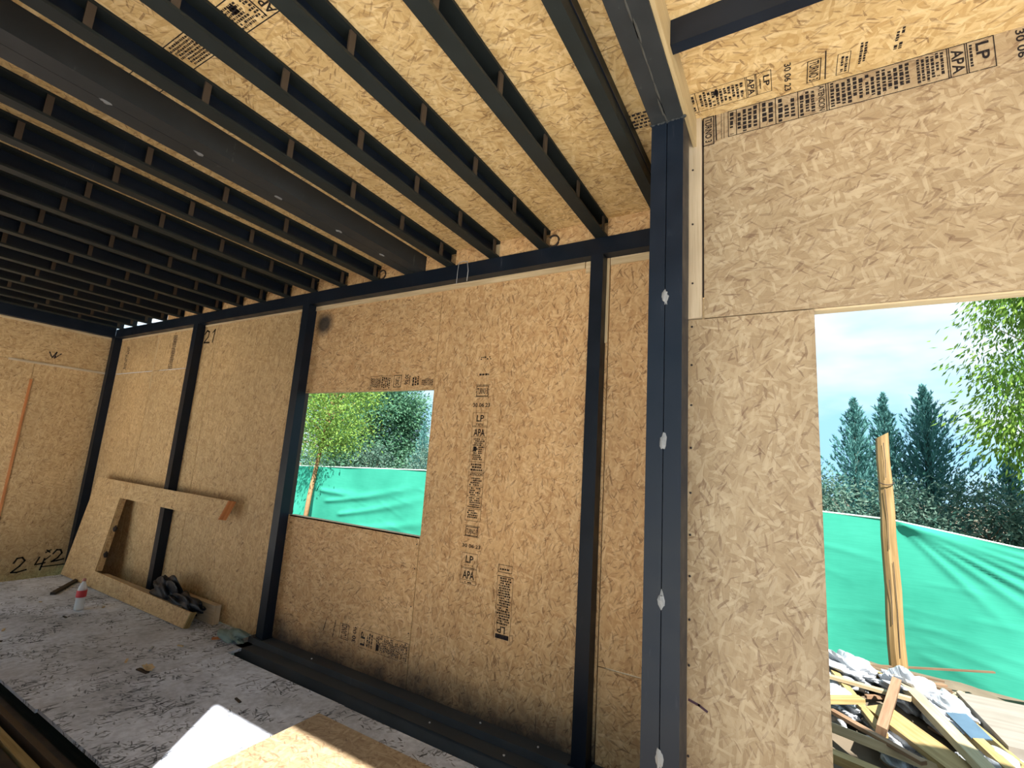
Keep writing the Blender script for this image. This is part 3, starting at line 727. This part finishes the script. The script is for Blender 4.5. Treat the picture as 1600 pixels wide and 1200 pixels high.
# main beam between the fifth and sixth joist
t = thing('roof_beam', (-2.31, 0, HB1), 'wide black steel roof beam between the fifth and sixth joists', 'beam')
MB().box(-2.405, -2.318, JY0, 2.455, HB1, CEIL-.001).build('beam_half', 'steel_scuffed', t); MB().box(-2.315, -2.225, JY0, 2.455, HB1, CEIL-.001).build('beam_half', 'steel_scuffed', t)
for yy in (.6, .95, 1.35, 1.75, 2.1): MB().blob((-2.316, yy, HB1), (.012, .022, .004), (9, 5), .3, int(yy*50)).build('weld_bead', 'weld', t)
# small hooks at joist ends and wire on the top beam
for x, lab in ((-1.30+.085, 'rusty bent bar hook at the end of the third joist'), (-2.73+.085, 'rusty bent bar hook at the end of the sixth joist')):
    tag(MB().tube([(x+.035*math.cos(a), 2.425, 2.80+.035*math.sin(a)) for a in np.linspace(-2.2, 2.4, 16)], .006, 6).build('bar_hook', 'rebar'), lab, 'hook')
b = MB().tube([(-1.915, 2.415, 2.77), (-1.918, 2.413, 2.70), (-1.92, 2.414, 2.62)], .0022, 5)
b.tube([(-1.845, 2.415, 2.77), (-1.83, 2.413, 2.70), (-1.835, 2.414, 2.63)], .003, 5); b.tube([(-1.915, 2.415, 2.768), (-1.88, 2.412, 2.775), (-1.845, 2.415, 2.768)], .002, 5)
tag(b.build('tie_wire', 'wire'), 'grey tie wire looped over the long top beam', 'wire')
b = MB().box(-1.655, -1.60, 2.446, 2.47, HB1, 2.87); tag(b.build('timber_block', 'batten'), 'pale timber block at the end of the fourth joist', 'block')
tag(MB().box(-.875, -.845, 2.446, 2.47, HB1, 2.87).build('timber_block', 'batten'), 'pale timber block at the end of the second joist', 'block')

# ================================================================== THINGS INSIDE
# cut-out board leaning on the columns
s_ = .16; nrm = math.hypot(1, s_)
up = V((0, s_, 1))/nrm; ux = V((1, 0, 0)); fr = (V((0, 2.245, .004)), ux, up, ux.cross(up))   # w points to the camera side
t = thing('cut_out_board', (-5.4, 2.25, 0), 'C-shaped cut-out strand board panel leaning against the long wall', 'board')
poly = [(-6.69, 0), (-4.19, 0), (-4.16, .115), (-5.975, .148), (-6.035, .85), (-4.19, .84), (-4.10, 1.005), (-6.72, 1.02)]
# split into three convex boards joined in one panel
lower = [(-6.69, 0), (-4.20, 0), (-4.16, .125), (-5.97, .145), (-6.678, .145)]
leg = [(-6.678, .145), (-5.97, .145), (-6.03, .85), (-6.712, .85)]
upper = [(-6.712, .85), (-6.03, .85), (-4.19, .838), (-4.125, 1.0), (-6.72, 1.02)]
b = MB()
for p in (lower, leg, upper): b.prism(p, -.0, .012, fr, grain_v=False)
b.build('board', 'osb_far', t)
b = MB().prism([(-5.985, .147), (-5.965, .147), (-6.025, .848), (-6.045, .848)], -.045, -.001, fr); es = b.build('edge_stud', 'osb_far', t)
b = MB().prism([(-4.19, .838), (-4.175, .838), (-4.11, 1.0), (-4.125, 1.0)], -.05, .012, fr); b.build('end_cap', 'orange_edge', t)['label'] = 'orange board end'
b = MB().prism([(-4.20, 0), (-4.185, 0), (-4.145, .125), (-4.16, .125)], -.03, .012, fr); b.build('end_cap', 'pine', t)
b = MB().prism([(-5.93, .09), (-4.35, .09), (-4.35, .128), (-5.93, .128)], -.09, -.002, fr, False); b.build('lower_stud', 'batten_grey', t)
for z in (.30, .55): MB().blob(fr[0]+ux*(-5.97-.03*(z-.1))+up*z+fr[3]*(-.03), (.012, .02, .03), (8, 5), .2, 3).build('bolt_hole', 'screw', es)
b = MB().box(-4.65, -4.12, 2.42, 2.47, 0.001, .15, 'x'); tag(b.build('timber_offcut', 'batten_grey'), 'short timber offcut on the floor behind the leaning board', 'timber')
b = MB(); b.blob((-4.74, 2.335, .16), (.22, .055, .13), (60, 36), .17, 5, fmax=11)
b.blob((-4.46, 2.335, .12), (.27, .065, .085), (64, 34), .18, 9, fmax=11)
tag(b.build('plastic_bag', 'black_plastic'), 'crumpled black plastic bag slumped on the leaning board', 'bag')
# bottle
t = thing('bottle', (-5.26, 1.925, 0), 'clear plastic bottle with a red label standing on the floor', 'bottle')
bb_ = MB(); bb_.lathe([(.030, 0), (.034, .008), (.034, .045), (.031, .065), (.034, .09), (.034, .155), (.028, .19), (.013, .225), (.0115, .235)], (-5.26, 1.925, 0), 20); bo = bb_.build('body', 'clear', t)
MB().lathe([(.0352, .105), (.0354, .11), (.0354, .155), (.0352, .16)], (-5.26, 1.925, 0), 20).build('wrapper', 'red_label', bo)
MB().lathe([(.0135, .232), (.0135, .25), (.012, .252)], (-5.26, 1.925, 0), 14).build('cap', 'cap', t)
# raised sheet in the sun, on two timber bearers
t = thing('osb_sheet', (-1.2, 1.3, 0), 'loose strand board sheet lying on timber bearers in the sunlight', 'sheet')
MB().box(-2.045, .3, .72, 1.80, .172, .186, 'x').build('sheet', 'osb_fresh', t)
MB().box(-1.85, .2, 1.55, 1.62, 0.0, .172, 'x').build('bearer', 'strip_wood', t); MB().box(-1.85, .2, .85, .92, 0.0, .172, 'x').build('bearer', 'strip_wood', t)
# floor litter
b = MB(); b.blob((-3.61, 1.745, .016), (.05, .022, .016), (12, 7), .35, 4); tag(b.build('wood_chip', 'batten'), 'pale curled wood chip in the middle of the dirty floor', 'chip')
b = MB().obox(Matrix.Translation((-3.61, 1.722, .004)) @ Matrix.Rotation(.1, 4, 'Z'), (-.055, .05), (-.012, .012), (-.004, .004), 'x'); tag(b.build('bark_strip', 'dark_wood'), 'dark bark strip beside the pale wood chip', 'chip')
b = MB().obox(Matrix.Translation((-3.79, 2.32, .006)) @ Matrix.Rotation(.9, 4, 'Z'), (-.07, .07), (-.012, .012), (-.006, .006), 'x'); tag(b.build('wood_splinter', 'orange_edge'), 'orange splinter on the floor near the window column', 'splinter')
b = MB().obox(Matrix.Translation((-6.13, 2.12, .011)) @ Matrix.Rotation(2.50, 4, 'Z'), (-.30, .27), (-.02, .02), (-.01, .012), 'x'); tag(b.build('timber_stick', 'dark_wood'), 'dark stick on the floor in the far corner', 'stick')
b = MB().blob((-3.72, 2.36, .03), (.13, .07, .04), (22, 10), .35, 21, flat=.001); tag(b.build('rag', 'cloth'), 'crumpled grey-green rag at the foot of the window column', 'rag')
r = random.Random(5)
for i in range(12):
    x, y = r.uniform(-6.2, -2.6), r.uniform(1.25, 2.15)
    mm = Matrix.Translation((x, y, .004)) @ Matrix.Rotation(r.uniform(0, 3.1), 4, 'Z')
    w = r.uniform(.01, .035)
    mt = r.choice(('batten', 'dark_wood', 'plastic'))
    tag(MB().obox(mm, (-w, w), (-.006, .006), (-.004, .003), 'x').build('floor_crumb', mt), 'small %s scrap on the dirty floor %s' % ({'batten': 'tan', 'dark_wood': 'dark', 'plastic': 'white'}[mt], 'in front of the leaning board' if x < -4.2 else 'left of the sunlit patch'), 'litter', 'scraps on the floor')

# ================================================================== OUTSIDE
G = -.25
# shade net fence
def net():
    x0, x1, nx, nz_ = -13.0, 6.0, 760, 66
    xsn = np.linspace(x0, x1, nx); tz = np.linspace(0, 1, nz_)
    knots = [(-13, 1.15), (-8.4, 1.15), (-5.2, 1.26), (-2, 1.2), (.2, 1.17), (.82, 1.15), (1.75, 1.0), (3.2, .95), (6, 1.1)]
    top = np.interp(xsn, [k[0] for k in knots], [k[1] for k in knots])
    X, Tz = np.meshgrid(xsn, tz); Z = -.30+(top[None, :]+.30)*Tz
    Y = 6.16+.03*np.sin(X*1.3)+.010*np.sin(X*3.1+Z*4)+.10*(1-Tz)**3*np.sin(X*2.3)
    rg = np.random.default_rng(4)
    # creases pulled from the tie points: narrow ridges along lines that fade out
    def crease(xa, za, ang, ln, amp, wdt, bend=0.0):
        ca, sa = math.cos(ang), math.sin(ang); s1 = (X-xa)*ca+(Z-za)*sa; d1 = -(X-xa)*sa+(Z-za)*ca-bend*s1*s1
        env = np.clip(s1/.15, 0, 1)*np.clip((ln-s1)/(ln*.5), 0, 1)
        return amp*env*np.exp(-(d1/(wdt*(.6+s1.clip(0)/ln)))**2)
    for a, l, am in ((-.20, 2.2, .022), (-.28, 2.0, .03), (-.36, 1.9, .026), (-.47, 1.7, .03), (-.60, 1.5, .02), (-.80, 1.2, .018), (-.12, 2.4, .015)):
        Y -= crease(.86, 1.14, a, l, am, .030, -.03)
    for k in range(110):
        Y -= crease(rg.uniform(-12.5, 4), rg.uniform(-.1, 1.0), rg.uniform(-.35, .05), rg.uniform(.3, 1.1), rg.uniform(.002, .007), rg.uniform(.012, .03), rg.uniform(-.1, .1))
    for xa, za, a, l in ((-7.6, .55, .12, 2.6), (-7.2, .35, .16, 2.4), (-6.9, .15, .10, 2.2), (-7.8, .75, -.05, 1.5)):
        Y -= crease(xa, za, a, l, .03, .05, .03)
    vv = np.stack([X, Y, Z], -1).reshape(-1, 3)
    b = MB(); b.v = [tuple(p) for p in vv]
    for j in range(nz_-1):
        for i in range(nx-1):
            b.f.append((j*nx+i, j*nx+i+1, (j+1)*nx+i+1, (j+1)*nx+i)); b.smooth.append(True)
            b.uv += [(0, 0)]*4
    t = thing('net_fence', (0, 6.22, -.3), 'green shade net fence stretched across the yard outside', 'fence')
    b.build('net', 'net', t)
    MB().tube([(x, 6.16+.03*math.sin(x*1.3), z+.006) for x, z in zip(xsn[::4], top[::4])], .009, 6).build('top_rope', 'rope', t)
net()
t = thing('fence_pole', (.705, 5.35, G), 'rough split timber pole in front of the green net', 'pole')
b = MB(); n = 10
prof = [(-.075, .0), (-.06, -.05), (-.02, -.075), (.03, -.07), (.07, -.04), (.08, .01), (.03, .045), (-.04, .04)]
rings = []
for k in range(n+1):
    z = 2.17*k/n; sc = .86-.24*k/n; jx = .004*math.sin(k*1.9)-.006*z
    rings.append([(.705+jx+p[0]*sc, 5.35+p[1]*sc, G+z+(.03*p[0]/.08 if k == n else 0)) for p in prof])
for k in range(n):
    for i in range(8):
        j = (i+1) % 8; b.face([rings[k][i], rings[k][j], rings[k+1][j], rings[k+1][i]], [(i*.05, k*.22), (i*.05+.05, k*.22), (i*.05+.05, k*.22+.22), (i*.05, k*.22+.22)])
b.face(rings[n]); pt = b.build('trunk', 'pole', t)
b = MB()
for z0, z1, x in ((.35, 1.1, .01), (1.2, 1.7, -.012), (.6, .95, -.025), (1.8, 2.1, .0)): b.ribbon([(x-.006*z0, z0), (x-.006*(z0+z1)/2+.005, (z0+z1)/2), (x-.006*z1, z1)], .005, (V((.705, 5.287, G)), V((1, 0, 0)), V((0, 0, 1)), V((0, -1, 0))))
# dark drying cracks, cut as thin wedges standing just proud of the face
b.build('crack', 'dark_wood', pt)
tag(MB().tube([(.70+.058*math.cos(a), 5.345-.062*math.sin(a), 1.50+.012*math.cos(a*2)) for a in np.linspace(-.2, 3.3, 10)], .004, 5).build('tie_wire', 'rebar'), 'wire tied around the top of the fence pole', 'wire')

# scrap heap outside the doorway
def heap_z(x, y):
    return G+.24*math.exp(-((x-.55)/.85)**2-((y-4.85)/.95)**2)+.02*math.sin(x*9)*math.sin(y*8)
b = MB(); nx, ny = 40, 40
for j in range(ny):
    for i in range(nx):
        q = [(-.6+3.2*(i+a)/nx, 2.9+3.2*(j+c)/ny) for a, c in ((0, 0), (1, 0), (1, 1), (0, 1))]
        b.face([(x, y, heap_z(x, y)) for x, y in q], sm=True)
tag(b.build('debris_heap', 'soil'), 'low heap of soil and sawdust under the scrap timber outside', 'heap', kind='stuff')
def plank(p, q, w, h, mat, label, name='timber_offcut', grp=None, roll=0.0):
    p, q = V(p), V(q); d = (q-p); ln = d.length; d.normalize()
    side_ = d.cross(V((0, 0, 1))).normalized(); upv = side_.cross(d)
    m = Matrix(((d.x, side_.x, upv.x, p.x), (d.y, side_.y, upv.y, p.y), (d.z, side_.z, upv.z, p.z), (0, 0, 0, 1))) @ Matrix.Rotation(roll, 4, 'X')
    return tag(MB().obox(m, (0, ln), (-w/2, w/2), (-h/2, h/2), 'x').build(name, mat), label, 'timber', grp)
plank((.60, 4.75, .12), (.80, 3.50, .10), .085, .04, 'pine_white', 'long pale plank running towards the doorway across the scrap heap', roll=.15)
plank((.42, 4.15, .06), (.80, 3.45, .03), .13, .035, 'pine', 'broad yellow pine board with a torn end in the scrap heap', roll=-.2)
plank((.05, 3.72, .05), (.74, 3.66, -.02), .05, .05, 'pine_white', 'square pale batten lying level at the front of the scrap heap', roll=.3)
plank((.05, 3.52, -.02), (.62, 3.42, -.05), .07, .045, 'pine', 'thick yellow batten at the very front of the scrap heap')
plank((.02, 3.86, .10), (.34, 4.08, .11), .06, .03, 'pine', 'short pale offcut pointing at the door jamb')
plank((.56, 4.38, .17), (.40, 3.80, .05), .05, .07, 'pine_pink', 'reddish block standing on edge in the middle of the scrap heap', roll=.2)
plank((.22, 4.55, .10), (.42, 3.85, .02), .045, .025, 'pine', 'thin yellow strip crossing under the reddish block')
plank((.80, 4.95, .05), (1.02, 3.85, .04), .05, .03, 'pine', 'narrow yellow strip along the right side of the scrap heap', roll=.4)
plank((.10, 5.15, .03), (.98, 5.30, -.01), .02, .012, 'stick', 'long thin brown lath lying towards the fence pole', 'lath')
plank((.45, 5.2, .01), (1.38, 5.72, .03), .022, .012, 'stick', 'thin lath sticking out to the right in front of the net', 'lath')
plank((.05, 5.35, .0), (.95, 4.95, .03), .06, .02, 'stick', 'brown weathered slat at the back of the scrap heap', 'lath')
plank((.55, 5.30, -.02), (1.25, 4.55, .02), .09, .02, 'stick', 'grey-brown board sloping down behind the plastic', 'board_offcut')
plank((.72, 5.05, .02), (1.12, 4.35, .02), .04, .02, 'stick', 'dark slat lying beside the grey-brown board', 'lath')
plank((.12, 4.95, .04), (.55, 4.80, .05), .05, .02, 'pine', 'small yellow slat half under the plastic', 'lath')
plank((.02, 4.45, .10), (.62, 4.28, .12), .045, .02, 'pine_white', 'pale strip lying across the plastic near the door jamb', 'lath')
plank((.30, 5.05, .06), (.62, 4.55, .13), .035, .02, 'pine', 'yellow strip leaning on the plastic in front of the pole', 'lath')
plank((1.02, 5.0, .02), (.70, 4.2, .10), .035, .025, 'pine_white', 'pale strip slanting over the right of the heap', 'lath')
plank((.08, 4.05, .04), (.55, 3.55, .05), .04, .02, 'pine_pink', 'reddish strip lying across the front of the heap', 'lath')
plank((.85, 4.05, .08), (1.0, 3.5, .03), .06, .03, 'pine', 'yellow offcut at the front right of the heap')
r = random.Random(12)
for i in range(26):
    x, y = r.uniform(.0, 1.1), r.uniform(3.5, 5.3); a = r.uniform(0, 3.14); l = r.uniform(.08, .28)
    z = heap_z(x, y)+r.uniform(.015, .05)
    mt = r.choice(('pine', 'pine_white', 'pine_pink', 'stick'))
    lab = 'small %s timber scrap lying loose in the %s of the heap outside the doorway' % ({'pine': 'yellow', 'pine_white': 'pale', 'pine_pink': 'reddish', 'stick': 'brown'}[mt], 'front' if y < 4.1 else 'middle' if y < 4.7 else 'back')
    plank((x, y, z), (x+l*math.cos(a), y+l*math.sin(a), z+r.uniform(-.03, .04)), r.uniform(.02, .05), r.uniform(.01, .03), mt, lab, 'timber_scrap', 'small scraps in the outdoor heap')
# sheets stacked at the right of the heap
for i, (dz, dx, rz) in enumerate(((-.205, .03, .02), (-.125, .0, .05), (-.045, -.02, .03), (.035, .01, .06))):
    m = Matrix.Translation((1.53+dx, 4.45, dz)) @ Matrix.Rotation(rz, 4, 'Z')
    tag(MB().obox(m, (-.56, .9), (-.38, .42), (-.037, .037), 'x').build('board_stack_sheet', 'board_grey'), ('bottom', 'second lowest', 'second highest', 'topmost')[i]+' grey board of the stack at the right of the heap', 'board')
m = Matrix.Translation((1.78, 5.75, G)) @ Matrix.Rotation(.3, 4, 'Z')
tag(MB().obox(m, (-.12, .4), (-.03, .03), (0, .42), 'z').build('block', 'orange_edge'), 'orange-brown block standing near the net at the right', 'block')
for i, (c, rr_, lab) in enumerate((((.30, 4.75, .07), (.20, .25, .11), 'crumpled white plastic film next to the door jamb'), ((.66, 4.62, .06), (.17, .22, .11), 'white plastic film bunched in the middle of the heap'), ((.82, 4.42, .03), (.13, .28, .10), 'white plastic film beside the narrow yellow strip'), ((.20, 4.22, .0), (.16, .18, .10), 'white plastic film under the short pale offcut'), ((.92, 3.85, -.03), (.16, .2, .09), 'white plastic film at the front right of the heap'), ((.5, 3.95, -.06), (.14, .2, .08), 'white plastic film below the reddish block'))):
    tag(MB().blob(c, rr_, (56, 34), .2, 50+i, fmax=15).build('plastic_film', 'plastic'), lab, 'plastic')
m = Matrix.Translation((.84, 4.08, .12)) @ Matrix.Rotation(.5, 4, 'Z') @ Matrix.Rotation(.35, 4, 'X')
tag(MB().obox(m, (-.06, .06), (-.10, .07), (-.004, .004), 'x').build('plastic_sheet', 'blue_plastic'), 'slate blue sheet scrap lying on the white plastic', 'sheet')

# ---- vegetation
def cards(name, mat, parent, P, D, Nn, ln, wd):
    """many small diamond leaves as one mesh: centres P, long axes D, normals Nn"""
    D = D/np.linalg.norm(D, axis=1, keepdims=True); S = np.cross(D, Nn); S /= np.linalg.norm(S, axis=1, keepdims=True)+1e-9
    nrm_ = np.cross(S, D); ln = np.asarray(ln).reshape(-1, 1); wd = np.asarray(wd).reshape(-1, 1)
    a = P; c = P+D*ln; b1 = P+D*ln*.45+S*wd*.5+nrm_*wd*.18; b2 = P+D*ln*.45-S*wd*.5+nrm_*wd*.18
    n = len(P); vv = np.stack([a, b1, c, b2], 1).reshape(-1, 3)-np.array(parent.location)
    me = bpy.data.meshes.new(name); me.vertices.add(4*n); me.vertices.foreach_set('co', vv.astype(np.float32).ravel())
    me.loops.add(4*n); me.loops.foreach_set('vertex_index', np.arange(4*n, dtype=np.int32)); me.polygons.add(n)
    me.polygons.foreach_set('loop_start', np.arange(0, 4*n, 4, dtype=np.int32)); me.update(); me.validate()
    me.materials.append(M[mat]); o = bpy.data.objects.new(name, me); COL.objects.link(o); o.parent = parent
    o['kind'] = 'stuff'
    return o
def rnd_dir(n): d = rng.normal(size=(n, 3)); return d/np.linalg.norm(d, axis=1, keepdims=True)
def leafy(x, y, h0, h1, rad, nclump, nleaf, mat, label, trunk_r=.06, ln=.09, wd=.035, bark='bark', lean=(0, 0), branch=True, droop=.0, clump=.35, seed=1, grp=None, name='leafy_tree', prof=None):
    r = random.Random(seed)
    t = thing(name, (x, y, G), label, 'tree', grp)
    top = V((x+lean[0], y+lean[1], h0+(h1-h0)*.55))
    b = MB(); b.tube([V((x, y, G)), V((x+lean[0]*.25+.03, y+lean[1]*.12, G+(h0-G)*.5)), V((x+lean[0]*.5-.02, y+lean[1]*.5, h0)), top], [trunk_r, trunk_r*.85, trunk_r*.7, trunk_r*.25], 10)
    b.build('trunk', bark, t)
    Ps = []; bb = MB()
    for i in range(nclump):
        u = r.random(); z = h0+(h1-h0)*u
        pr = prof(u) if prof else math.sin(math.pi*min(1, .12+.88*u))**.6
        a = r.uniform(0, 6.283); q = rad*pr*math.sqrt(r.random())
        cx = x+lean[0]*(.5+.5*u)+q*math.cos(a); cy = y+lean[1]*(.5+.5*u)+q*math.sin(a)
        Ps.append((cx, cy, z))
        if branch and i % 3 == 0:
            s0 = V((x+lean[0]*.5, y+lean[1]*.5, h0)).lerp(top, min(1, u*.8)); bb.tube([s0, s0.lerp(V((cx, cy, z)), .5)+V((0, 0, .05)), V((cx, cy, z))], [trunk_r*.28, trunk_r*.16, .004], 5, caps=False)
    if bb.v: bb.build('branches', bark, t)
    Ps = np.array(Ps); per = nleaf//nclump
    P = np.repeat(Ps, per, 0); off = rng.normal(size=P.shape)*clump*np.array([1, 1, .75])*.5; P = P+off
    D = off*1.5+rnd_dir(len(P))*.35+np.array([0, 0, -droop])
    cards('foliage', mat, t, P, D, rnd_dir(len(P)), rng.uniform(.7, 1.3, len(P))*ln, rng.uniform(.7, 1.3, len(P))*wd)
    return t
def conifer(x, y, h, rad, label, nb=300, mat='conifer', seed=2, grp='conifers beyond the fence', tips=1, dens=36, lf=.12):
    r = random.Random(seed); t = thing('conifer', (x, y, G), label, 'tree', grp)
    b = MB(); b.tube([V((x, y, G)), V((x, y, G+h*.5)), V((x, y, G+h*.97))], [.09, .06, .008], 8); b.build('trunk', 'conifer_wood', t)
    P = []; D = []; Ls = []
    for i in range(nb):
        u = (i+.5)/nb; u = 1-(1-u)**.8; z = G+h*(.02+.96*u); a = i*2.39996+r.uniform(-.3, .3)
        R = rad*((1-u)**1.15)*r.uniform(.4, 1.3)+.012
        d = V((math.cos(a), math.sin(a), .5+1.6*u)).normalized(); R3 = R/max(.3, math.hypot(d.x, d.y))
        for k in range(dens):
            s = r.random()**.7; base = V((x, y, z))+d*(R3*s*.95)
            dd = (d*1.3+V((r.uniform(-1, 1), r.uniform(-1, 1), r.uniform(-.5, 1.0)))*.75)
            P.append(base); D.append(dd); Ls.append(lf*(.6+.7*r.random())*(1-.35*u))
    P = np.array(P); D = np.array(D); Ls = np.array(Ls)
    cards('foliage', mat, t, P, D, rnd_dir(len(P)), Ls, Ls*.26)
    return t
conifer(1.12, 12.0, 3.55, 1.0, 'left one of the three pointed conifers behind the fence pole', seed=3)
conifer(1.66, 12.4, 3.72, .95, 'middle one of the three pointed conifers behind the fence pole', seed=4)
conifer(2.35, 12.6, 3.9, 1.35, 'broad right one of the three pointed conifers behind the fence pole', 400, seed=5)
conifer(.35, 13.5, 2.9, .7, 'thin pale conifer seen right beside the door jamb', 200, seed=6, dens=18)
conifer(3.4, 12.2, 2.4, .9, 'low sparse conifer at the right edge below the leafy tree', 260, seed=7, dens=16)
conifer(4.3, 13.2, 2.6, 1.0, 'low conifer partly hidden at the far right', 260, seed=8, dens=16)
leafy(4.2, 10.4, 1.9, 5.6, 1.85, 150, 27000, 'leaf', 'bright green leafy tree hanging in at the right edge of the doorway', .11, .12, .034, 'bark', droop=.8, clump=.55, seed=14)
# bushes closing the view between fence and conifers
for i, (x, y, h, rd) in enumerate(((.5, 11.0, 1.5, .7), (1.6, 11.0, 1.4, .8), (2.8, 11.2, 1.5, .9), (4.0, 11.4, 1.4, .9))):
    leafy(x, y, .2, h, rd, 40, 4200, 'scrub', ('low scrub bush behind the net, next to the door jamb', 'low scrub bush behind the fence pole', 'low scrub bush right of the fence pole', 'low scrub bush at the right edge behind the net', 'low scrub bush hidden behind the jamb board')[i], .03, .08, .03, 'bark_dark', clump=.4, seed=30+i, name='scrub_bush', grp='scrub beyond the fence')
# seen through the window opening
leafy(-7.84, 6.0, 1.50, 4.0, .85, 150, 26000, 'leaf_lime', 'young lime green tree with a slender trunk seen through the window', .05, .06, .022, 'bark_brown', lean=(-.12, .45), clump=.34, seed=15)
def col_prof(u): return .35+.65*math.sin(math.pi*min(1, .2+.75*u))
leafy(-14.3, 13.5, -.1, 6.5, 1.5, 230, 30000, 'leaf_poplar', 'tall dense dark green tree behind the net seen through the window', .15, .16, .06, 'bark_dark', clump=.7, seed=16, prof=col_prof)
leafy(-13.6, 14.8, -.1, 3.7, .75, 90, 12000, 'leaf_poplar', 'pale poplar with loose foliage in the middle of the window view', .1, .14, .05, 'bark_dark', clump=.55, seed=17, prof=col_prof)
leafy(-17.5, 14.5, -.1, 6.5, 1.6, 150, 13000, 'leaf_poplar', 'dark green tree behind the lime tree at the window edge', .15, .16, .06, 'bark_dark', clump=.7, seed=18, prof=col_prof)
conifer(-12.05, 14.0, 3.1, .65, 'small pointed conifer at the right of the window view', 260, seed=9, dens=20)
for i, (x, y, h, rd) in enumerate(((-11.0, 13.0, 1.9, .8), (-13.0, 12.5, 1.7, .9), (-15.0, 12.5, 2.0, 1.0))):
    leafy(x, y, .1, h, rd, 40, 4200, 'scrub', ('low bush at the right end of the window view', 'low bush in the middle of the window view', 'low bush behind the slender tree trunk', 'low bush hidden right of the window view')[i], .03, .09, .035, 'bark_dark', clump=.4, seed=60+i, name='scrub_bush', grp='scrub beyond the fence')
